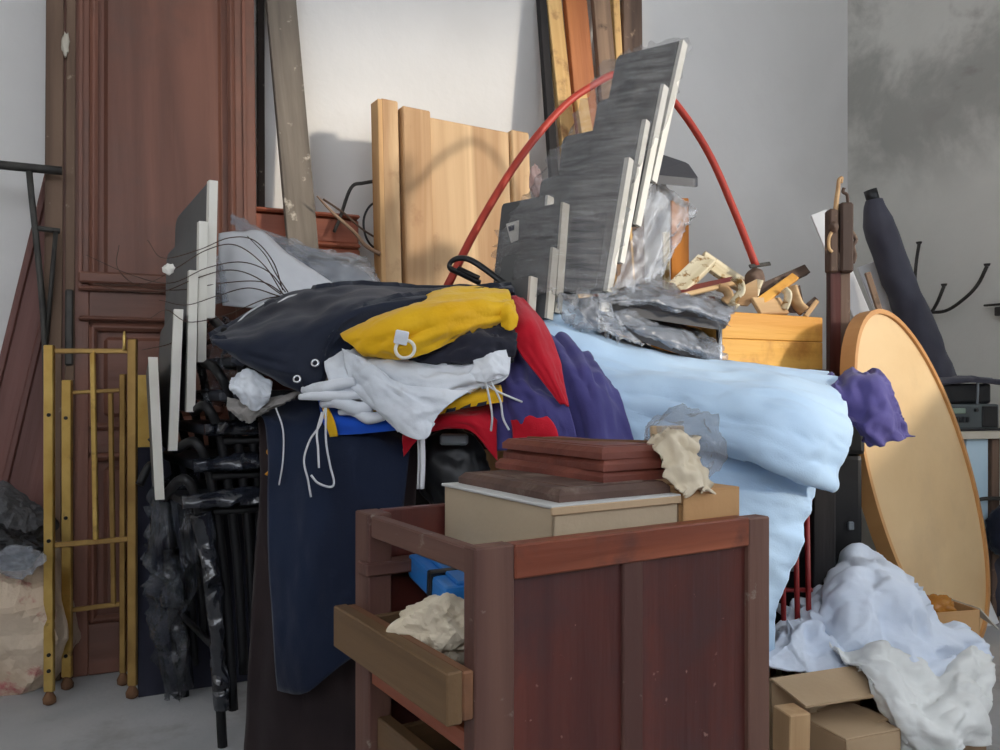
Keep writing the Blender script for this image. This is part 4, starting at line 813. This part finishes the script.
kc = CB @ V((.365, .075, .645))
garment('kraft_paper_sheet', 'torn crumpled kraft paper sheet draped over the small cardboard box', 'paper', [[
    [CB @ V((.35, .11, .665)), CB @ V((.375, .11, .685)), CB @ V((.40, .105, .68))],
    [CB @ V((.335, .075, .66)), CB @ V((.36, .065, .675)), CB @ V((.40, .07, .66))],
    [CB @ V((.33, .05, .635)), CB @ V((.355, .04, .64)), CB @ V((.395, .045, .63))],
    [CB @ V((.335, .03, .612)), CB @ V((.355, .022, .612)), CB @ V((.39, .028, .606))]]], 'cream paper', wr=.001, ws=26, n=44, su=.22, sv=.16, bend=.3, nc=9, fine=.4, thick=.0015, seed=2, vc=.007, vs_=24, rag=.012)
tag(fbox('cardboard_piece', frame(CB @ V((.383, .10, .607)), (1, .25, 0), V((.2, .2, 1))), (-.026, .026), (-.004, .004), (0, .085), 'cardboard', None), 'stiff tan cardboard piece standing beside the crumpled paper', 'cardboard')
tag(facet('clear_plastic_bag', CB @ V((.425, .12, .655)), (.062, .05, .06), 'grey film', None, seed=12, amp=.16), 'crumpled clear plastic bag on the small cardboard box', 'bag')

# ------------------------------------------------------------------ boxes and white fabric at the right
BX = frame((.50, 1.62, 0), (.93, .36, 0), UP)
c1 = carton('open_carton', 'open tan carton standing between the cabinet and the white fabric', (.02, .24), (0, .25), (0, .185), 'cardboard', BX)
fl = prism('front_flap', [BX @ V((.02, 0, .185)), BX @ V((.24, 0, .185)), BX @ V((.255, -.08, .155)), BX @ V((.03, -.085, .16))], (0, 0, .004), 'cardboard', c1)
fbox('tape', BX, (.11, .15), (-.002, 0), (0, .185), 'kraft paper', c1, bev=0)
BY = frame((.735, 1.60, 0), (.88, .48, 0), UP)
c2 = carton('fabric_carton', 'dark tan carton overflowing with white fabric', (0, .30), (0, .28), (0, .12), 'dark cardboard', BY)
prism('side_flap', [BY @ V((0, 0, .12)), BY @ V((0, .28, .12)), BY @ V((-.07, .27, .11)), BY @ V((-.07, .01, .11))], (0, 0, .004), 'cardboard', c2)
c0 = tag(fbox('wooden_offcut', frame((.515, 1.52, 0), (.95, .3, 0), UP+V((.12, 0, 0))), (0, .045), (0, .05), (0, .16), 'pale pine', None), 'pale wooden offcut standing beside the cabinet and the open carton', 'wood')
c1b = carton('low_carton', 'small tan carton in front of the open carton', (.07, .2), (-.14, -.02), (0, .115), 'cardboard', BX)
fbox('top_flap', BX, (.07, .2), (-.14, -.02), (.115, .119), 'cardboard', c1b)
BZ = frame((1.03, 2.08, 0), (.9, .2, 0), UP)
c3 = carton('back_carton', 'white-sided carton with amber plastic inside, at the foot of the oval table top', (0, .17), (0, .12), (0, .19), 'orange cardboard', BZ)
prism('side_flap', [BZ @ V((.17, 0, .19)), BZ @ V((.17, .12, .19)), BZ @ V((.215, .11, .17)), BZ @ V((.215, -.01, .14))], (0, 0, .004), 'edge white', c3)
tag(crumple('amber_plastic', BZ @ V((.08, .05, .19)), (.05, .04, .03), 'amber film', None, amp=.3, crease=.25, sub=4), 'crumpled amber plastic lying in the white-sided carton', 'plastic film')
garment('white_sheet', 'big crumpled bluish white sheet heaped high in the carton', 'sheet', [[
    [(800, 622, 2.0), (848, 556, 2.0), (880, 558, 2.02), (930, 604, 2.0), (968, 628, 1.97)],
    [(796, 640, 1.90), (842, 590, 1.86), (890, 588, 1.86), (936, 624, 1.87), (980, 640, 1.90)],
    [(800, 655, 1.80), (850, 640, 1.77), (892, 635, 1.77), (938, 655, 1.79), (989, 656, 1.85)],
    [(818, 668, 1.74), (860, 668, 1.72), (900, 672, 1.71), (940, 676, 1.73), (986, 676, 1.80)]], [
    [(768, 636, 1.86), (795, 600, 1.92), (822, 590, 1.96), (845, 602, 1.98)],
    [(768, 652, 1.74), (795, 636, 1.76), (825, 632, 1.80), (850, 645, 1.82)],
    [(768, 664, 1.69), (800, 668, 1.69), (840, 670, 1.71), (866, 676, 1.73)]]], 'white blue cloth', wr=.006, ws=11, n=84, su=.12, sv=.12, bend=.5, nc=10, fine=.04, seed=14, vc=.042, vs_=5.5, thick=.004)
garment('ivory_sheet', 'ivory white sheet hanging out over the front of the carton', 'sheet', [[
    [(832, 646, 1.76), (872, 648, 1.74), (920, 660, 1.75), (960, 652, 1.79), (988, 652, 1.83)],
    [(846, 660, 1.70), (882, 674, 1.65), (924, 688, 1.65), (962, 682, 1.69), (990, 670, 1.78)],
    [(872, 684, 1.63), (898, 712, 1.575), (936, 720, 1.58), (970, 708, 1.63), (990, 698, 1.74)],
    [(900, 752, 1.59), (924, 757, 1.57), (950, 752, 1.58), (976, 744, 1.63), (986, 738, 1.72)]]], 'ivory cloth', wr=.006, ws=11, n=72, su=.18, sv=.10, bend=.6, nc=10, fine=.06, seed=16, vc=.022, vs_=9, thick=.005)

# ------------------------------------------------------------------ oval table top
oc = P(923, 482, 2.40); oM = (P(868, 318, 2.34)-P(978, 645, 2.48))/2; om = (P(973, 470, 2.60)-P(872, 494, 2.20))/2
om = om-oM*(om.dot(oM)/oM.length_squared)
OF = frame(oc, om, oM); onn = om.cross(oM).normalized(); onn = onn if onn.dot(EYE(oc)) > 0 else -onn
a_, b_ = om.length, oM.length
ov = thing('oval_table_top', 'oval pale wooden table top with a raised rim leaning on its edge', 'table top', V((oc.x, oc.y, 0)))
def ring(k, off): return [oc+om*k*math.cos(t)+oM*(1-(1-k)*a_/b_)*math.sin(t)+onn*off for t in [2*math.pi*i/72 for i in range(72)]]
r0 = ring(.955, .004); prism('veneer_panel', r0, -onn*.012, 'oval veneer', ov)
A_, B_, C_, D_ = ring(1, .012), ring(.955, .012), ring(.955, .0035), ring(1, -.03); E_ = ring(.955, -.03); vs = A_+B_+C_+D_+E_; fs = []
for i in range(72):
    j = (i+1) % 72
    for (p, q) in ((0, 1), (1, 2), (2, 4), (4, 3), (3, 0)): fs.append((p*72+i, p*72+j, q*72+j, q*72+i))
mk('rim', vs, fs, 'oval rim wood', ov, smooth=False)

# ------------------------------------------------------------------ crate with wood pieces
kA = P(718, 362, 2.22); kA.z = TZ+.072; KF = frame(kA, (.366, .23, 0), UP); KL, KH, KD = .425, .150, .26
kr = thing('wooden_crate', 'open yellow wooden crate filled with carved wood pieces', 'crate', kA)
fbox('front_board', KF, (0, KL), (0, .014), (0, KH*.52), 'crate wood', kr); fbox('front_board', KF, (0, KL), (0, .014), (KH*.525, KH), 'crate wood', kr)
fbox('back_board', KF, (0, KL), (KD-.014, KD), (0, KH), 'crate wood', kr); fbox('end_board', KF, (0, .014), (.014, KD-.014), (0, KH), 'crate wood', kr)
fbox('end_board', KF, (KL-.014, KL), (.014, KD-.014), (0, KH), 'crate wood', kr); fbox('bottom_board', KF, (.014, KL-.014), (.014, KD-.014), (0, .01), 'crate wood', kr)
def piece(name, label, A, B, w, t, m, face=(0, -1, .3)): return tag(plank(name, P(*A), P(*B), w, t, m, None, face), label, 'wood piece')
piece('gilded_moulding', 'cream gilded moulding with flaking paint slanting up behind the crate', (672, 291, 2.26), (707, 257, 2.40), .055, .02, 'cream gilt wood', (-.3, -1, .5))
piece('white_moulding', 'bright cream moulding slanting down into the back of the crate', (704, 257, 2.42), (748, 287, 2.45), .060, .015, 'cream gilt wood', (.4, -1, .7))
piece('red_board', 'thin red-topped board lying across the crate end', (668, 293, 2.24), (738, 278, 2.36), .05, .012, 'red metal', (0, -.35, 1))
piece('cream_strip', 'thin cream strip of wood below the red-topped board', (676, 296, 2.22), (740, 281, 2.32), .012, .012, 'bracket wood')
piece('dark_block', 'dark wooden block lying at the crate end under the red-topped board', (664, 300, 2.26), (716, 301, 2.3), .028, .04, 'dark red wood')
piece('yellow_strip', 'bright yellow wooden strip slanting up out of the crate', (757, 303, 2.34), (796, 275, 2.46), .026, .012, 'crate wood', (-.35, -1, .2))
piece('dark_strip', 'dark strip of wood lying behind the bright yellow strip', (758, 290, 2.42), (808, 268, 2.52), .03, .02, 'carved wood')
piece('tan_panel', 'flat tan panel piece lying at the crate front edge', (757, 305, 2.32), (785, 305, 2.40), .055, .012, 'bracket wood', (.1, -1, .5))
piece('thin_stick', 'pale thin stick poking out of the crate end near the carved post', (806, 316, 2.42), (818, 300, 2.46), .014, .01, 'bracket wood')
piece('grey_stick', 'brown stick poking out of the crate beside the pale stick', (800, 312, 2.44), (817, 298, 2.5), .016, .012, 'carved wood')
piece('metal_spike', 'dark pointed metal spike above the crate at the foot of the red tube', (750, 266, 2.40), (771, 263, 2.44), .012, .006, 'iron')
tag(crumple('round_knob', P(755, 279, 2.42), (.028, .03, .032), 'carved wood', None, amp=.1, crease=.03, sub=4), 'round brown wooden knob among the pieces in the crate', 'knob')
def bracket(label, pts, Y, w, m):
    tag(tube('scroll_bracket', [P(x, y, Y) for (x, y) in pts], w, m, sides=8, flat=2.4, n=26), label, 'bracket', 'scroll brackets in the crate')
bracket('cream S-shaped scroll bracket over the crate front edge', [(733, 277), (740, 283), (741, 292), (735, 298), (732, 304), (737, 308)], 2.28, .0055, 'cream gilt wood')
bracket('small dark-backed scroll bracket at the crate end', [(718, 287), (726, 290), (729, 297), (724, 302)], 2.29, .006, 'bracket wood')
bracket('short straight cream bracket end behind the S-shaped bracket', [(760, 280), (757, 288), (755, 296)], 2.36, .005, 'cream gilt wood')
bracket('cream hooked bracket beside the tan panel', [(784, 289), (788, 294), (787, 302), (784, 309)], 2.38, .0055, 'cream gilt wood')
bracket('brown curved bracket with pale edge near the crate end', [(791, 286), (794, 296), (798, 305), (804, 311)], 2.41, .008, 'bracket wood')
prism('dark_bracket_plate', [P(745, 285, 2.34), P(757, 279, 2.34), P(758, 296, 2.34), P(748, 306, 2.34), P(737, 305, 2.34)], (0, .012, 0), 'bracket wood'); tag(bpy.data.objects['dark_bracket_plate'], 'tan flat bracket plate behind the S-shaped bracket', 'bracket')
prism('brown_bracket_plate', [P(785, 290, 2.42), P(800, 285, 2.42), P(803, 300, 2.42), P(806, 313, 2.42), P(786, 312, 2.42)], (0, .012, 0), 'carved wood'); tag(bpy.data.objects['brown_bracket_plate'], 'brown curved plate near the crate end board', 'bracket')
# carved post
cp = thing('carved_post', 'antique carved wooden post with hooks standing at the end of the crate', 'post', P(842, 372, 2.46)); YC = 2.46
pf = lambda x, y: P(x, y, YC)
zb = TZ+.002
pA = V((P(836, 0, YC).x, YC, zb))
fbox('shaft', frame((0, 0, 0), (1, 0, 0), UP), (P(830, 0, YC).x, P(841, 0, YC).x), (YC, YC+.03), (zb, P(0, 268, YC).z), 'dark red wood', cp)
fbox('shaft', frame((0, 0, 0), (1, 0, 0), UP), (P(841, 0, YC).x, P(851, 0, YC).x), (YC+.004, YC+.034), (zb, P(0, 268, YC).z), 'carved wood', cp)
fbox('block', frame((0, 0, 0), (1, 0, 0), UP), (P(828, 0, YC).x, P(838, 0, YC).x), (YC-.01, YC+.03), (P(0, 273, YC).z, P(0, 209, YC).z), 'carved wood', cp, bev=.006)
fbox('block', frame((0, 0, 0), (1, 0, 0), UP), (P(839, 0, YC).x, P(852, 0, YC).x), (YC-.016, YC+.03), (P(0, 273, YC).z, P(0, 203, YC).z), 'carved wood', cp, bev=.006)
fbox('crosspiece', frame((0, 0, 0), (1, 0, 0), UP), (P(829, 0, YC).x, P(851, 0, YC).x), (YC-.006, YC+.03), (P(0, 272, YC).z, P(0, 252, YC).z), 'carved wood', cp, bev=.006)
tube('hook_arm', [pf(835, 226), pf(836, 205), pf(838, 190), pf(839, 180), pf(842, 178), pf(841, 183)], [.008, .007, .005, .0045], 'bracket wood', cp)
tube('hook_arm', [pf(848, 204), pf(847, 195), pf(843, 192), pf(844, 188)], .005, 'carved wood', cp)
crumple('knob', P(834, 227, YC-.015), (.014, .014, .016), 'carved wood', cp, sub=3, amp=.2, crease=.1)
tube('lever', [P(833, 230, YC-.012), P(829, 238, YC-.014), P(829, 248, YC-.014), P(832, 252, YC-.012)], .005, 'bracket wood', cp)
tube('side_scroll', [pf(852, 232), pf(856, 240), pf(853, 246), pf(855, 256), pf(853, 263)], .006, 'carved wood', cp)
fbox('foot_block', frame((0, 0, 0), (1, 0, 0), UP), (P(824, 0, YC).x, P(850, 0, YC).x), (YC-.03, YC+.05), (zb-.012, zb+.06), 'dark red wood', cp)
# white boards, dark fabric roll
A = P(819, 212, 2.78); B = P(868, 330, 2.74); tag(plank('white_board', A, down(A, B), .055, .012, 'white paint', None, (-.2, -1, .2)), 'narrow white board leaning behind the carved post', 'board')
A = P(872, 262, 2.86); B = P(905, 345, 2.84); tag(plank('white_plank', A, down(A, B), .10, .012, 'white paint', None, (-.2, -1, .2)), 'wider white board leaning behind the dark fabric roll', 'board')
A = P(868, 272, 2.72); B = P(884, 322, 2.70); tag(plank('brown_stick', A, down(A, B), .018, .012, 'brown grey plank', None, (0, -1, 0)), 'thin brown stick standing between the white boards', 'stick')
rl = thing('fabric_roll', 'long dark grey fabric-covered roll leaning behind the oval table top', 'roll', P(1005, 622, 2.69))
tube('cover', [P(874, 200, 2.80), P(876, 214, 2.80), P(882, 235, 2.79), P(898, 280, 2.78), P(925, 345, 2.77), P(955, 425, 2.75), P(985, 535, 2.72), P(1003, 612, 2.70)], [.026, .040, .052, .050, .054, .052, .050, .050], 'charcoal bag cloth', rl, n=110, sides=28, flat=.9, jit=.14)
tube('end_cap', [P(870, 190, 2.80), P(874, 203, 2.80)], .022, 'black plastic', rl, curve=False)
# coat hooks on the right wall
hk = thing('wall_hook', 'dark iron coat hook with three curved arms on the stained wall', 'hook', Wr(921, 308, .03)); w_ = lambda x, y, d=.07: Wr(x, y, d)
fbox('plate', frame(Wr(921, 318, .0), N, UP), (-.018, .018), (-.03, -.001), (0, .06), 'iron', hk)
for pts in ([(919, 312), (915, 290), (916, 265), (919, 244)], [(922, 312), (930, 313), (937, 303), (944, 286)], [(922, 312), (945, 311), (965, 298), (978, 284), (987, 266)]):
    tube('arm', [w_(*q) for q in pts], .0062, 'iron', hk); disc('tip', w_(*pts[-1]), UP, .0085, .008, 'iron', hk, r2=.011)
sb2 = thing('shelf_bracket', 'short dark metal bracket sticking out of the stained wall', 'bracket', Wr(995, 312, .03))
fbox('bar', frame(Wr(995, 306, .02), N, UP), (-.03, .08), (-.02, .0), (0, .007), 'iron', sb2); fbox('bracket_arm', frame(Wr(998, 316, .02), N, UP), (0, .05), (-.02, 0), (0, .03), 'iron', sb2)
# radio on a small white table
RT = frame(P(956, 432, 2.62), (.96, .28, 0), UP)
st = thing('small_table', 'small white table carrying the radio beside the stained wall', 'table', V((1.55, 2.75, 0)))
zt2 = RT.translation.z
fbox('table_top', RT, (-.03, .36), (-.02, .24), (-.022, 0), 'edge cream', st); fbox('side_panel', RT, (.04, .125), (.0, .012), (-zt2, -.022), 'pale blue paint', st)
for x in (0, .14, .32): fbox('leg', RT, (x, x+.03), (.0, .03), (-zt2, -.022), 'carved wood', st)
rd = thing('radio', 'dark grey radio cassette player with a dusty display on the small white table', 'radio', RT.translation)
fbox('body', RT, (-.01, .2), (.03, .2), (.004, .085), 'dark grey plastic', rd, bev=.008, seg=2); fbox('display', RT, (.01, .065), (.026, .032), (.055, .072), 'lcd', rd)
fbox('foot_strip', RT, (-.01, .2), (.02, .2), (0, .008), 'black plastic', rd)
for k in range(5): fbox('button', RT, (.012+.014*k, .022+.014*k), (.025, .032), (.028, .045), 'black plastic', rd)
disc('knob', RT @ V((.105, .03, .066)), RT.to_3x3() @ V((0, -1, 0)), .006, .008, 'black plastic', rd)
fbox('speaker', RT, (.13, .19), (.026, .034), (.012, .078), 'black plastic', rd)
fbox('cassette_lid', RT, (-.015, .19), (.05, .2), (.085, .15), 'black plastic', rd, bev=.01, seg=2)
tube('carrying_handle', [RT @ V((.12, .04, .06)), RT @ V((.12, .035, .14)), RT @ V((.135, .05, .165)), RT @ V((.2, .06, .165))], .004, 'grey plastic', rd)
garment('dark_cover_cloth', 'dark cloth laid over the top of the radio', 'cloth', [[
    [RT @ V((-.03, .21, .158)), RT @ V((.06, .21, .168)), RT @ V((.12, .21, .172)), RT @ V((.22, .21, .16))],
    [RT @ V((-.035, .05, .157)), RT @ V((.05, .045, .166)), RT @ V((.12, .045, .170)), RT @ V((.22, .045, .160))],
    [RT @ V((-.03, .035, .143)), RT @ V((.05, .03, .150)), RT @ V((.12, .03, .152)), RT @ V((.22, .03, .145))]]], 'charcoal bag cloth', wr=.004, n=20)
tag(tube('black_cable', [RT @ V((.03, -.03, -.22)), RT @ V((.06, -.035, -.205)), RT @ V((.12, -.035, -.205)), RT @ V((.2, -.03, -.21))], .006, 'iron'), 'dark cable running across the leg of the small white table', 'cable')
tag(crumple('blue_black_bag', RT @ V((.16, -.05, -.30)), (.07, .05, .09), 'navy cloth', None, amp=.2, crease=.1, sub=4), 'dark blue bag hanging in front of the small white table', 'bag')

# ------------------------------------------------------------------ dark things under the table
ub = thing('storage_case', 'black storage case in the shadow under the table beside the oval table top', 'case', (.82, 2.15, 0))
fbox('body', TF, (.54, .88), (2.06, 2.36), (0, .58), 'black metal', ub, bev=.012, seg=2); fbox('lid', TF, (.535, .885), (2.055, 2.365), (.58, .66), 'black metal', ub, bev=.012, seg=2)
for (x, z, a, b) in ((.84, .40, .014, .02), (.865, .33, .006, .02), (.70, .37, .018, .014), (.70, .30, .016, .016), (.66, .11, .02, .016), (.83, .12, .018, .012)): fbox('metal_fitting', TF, (x, x+a), (2.048, 2.056), (z, z+b), 'grey plastic', ub, bev=.002)
rr = thing('red_rack', 'small red metal rack under the table next to the hanging blue sheet', 'rack', (.64, 1.86, 0))
for x in (.60, .625, .655, .68): tube('bar', [V((x, 1.86, .0)), V((x-.01, 1.86, .56))], .006, 'red metal', rr, curve=False)
for z in (.08, .3, .5): tube('cross_bar', [V((.585, 1.866, z)), V((.685, 1.866, z))], .005, 'red metal', rr, curve=False)
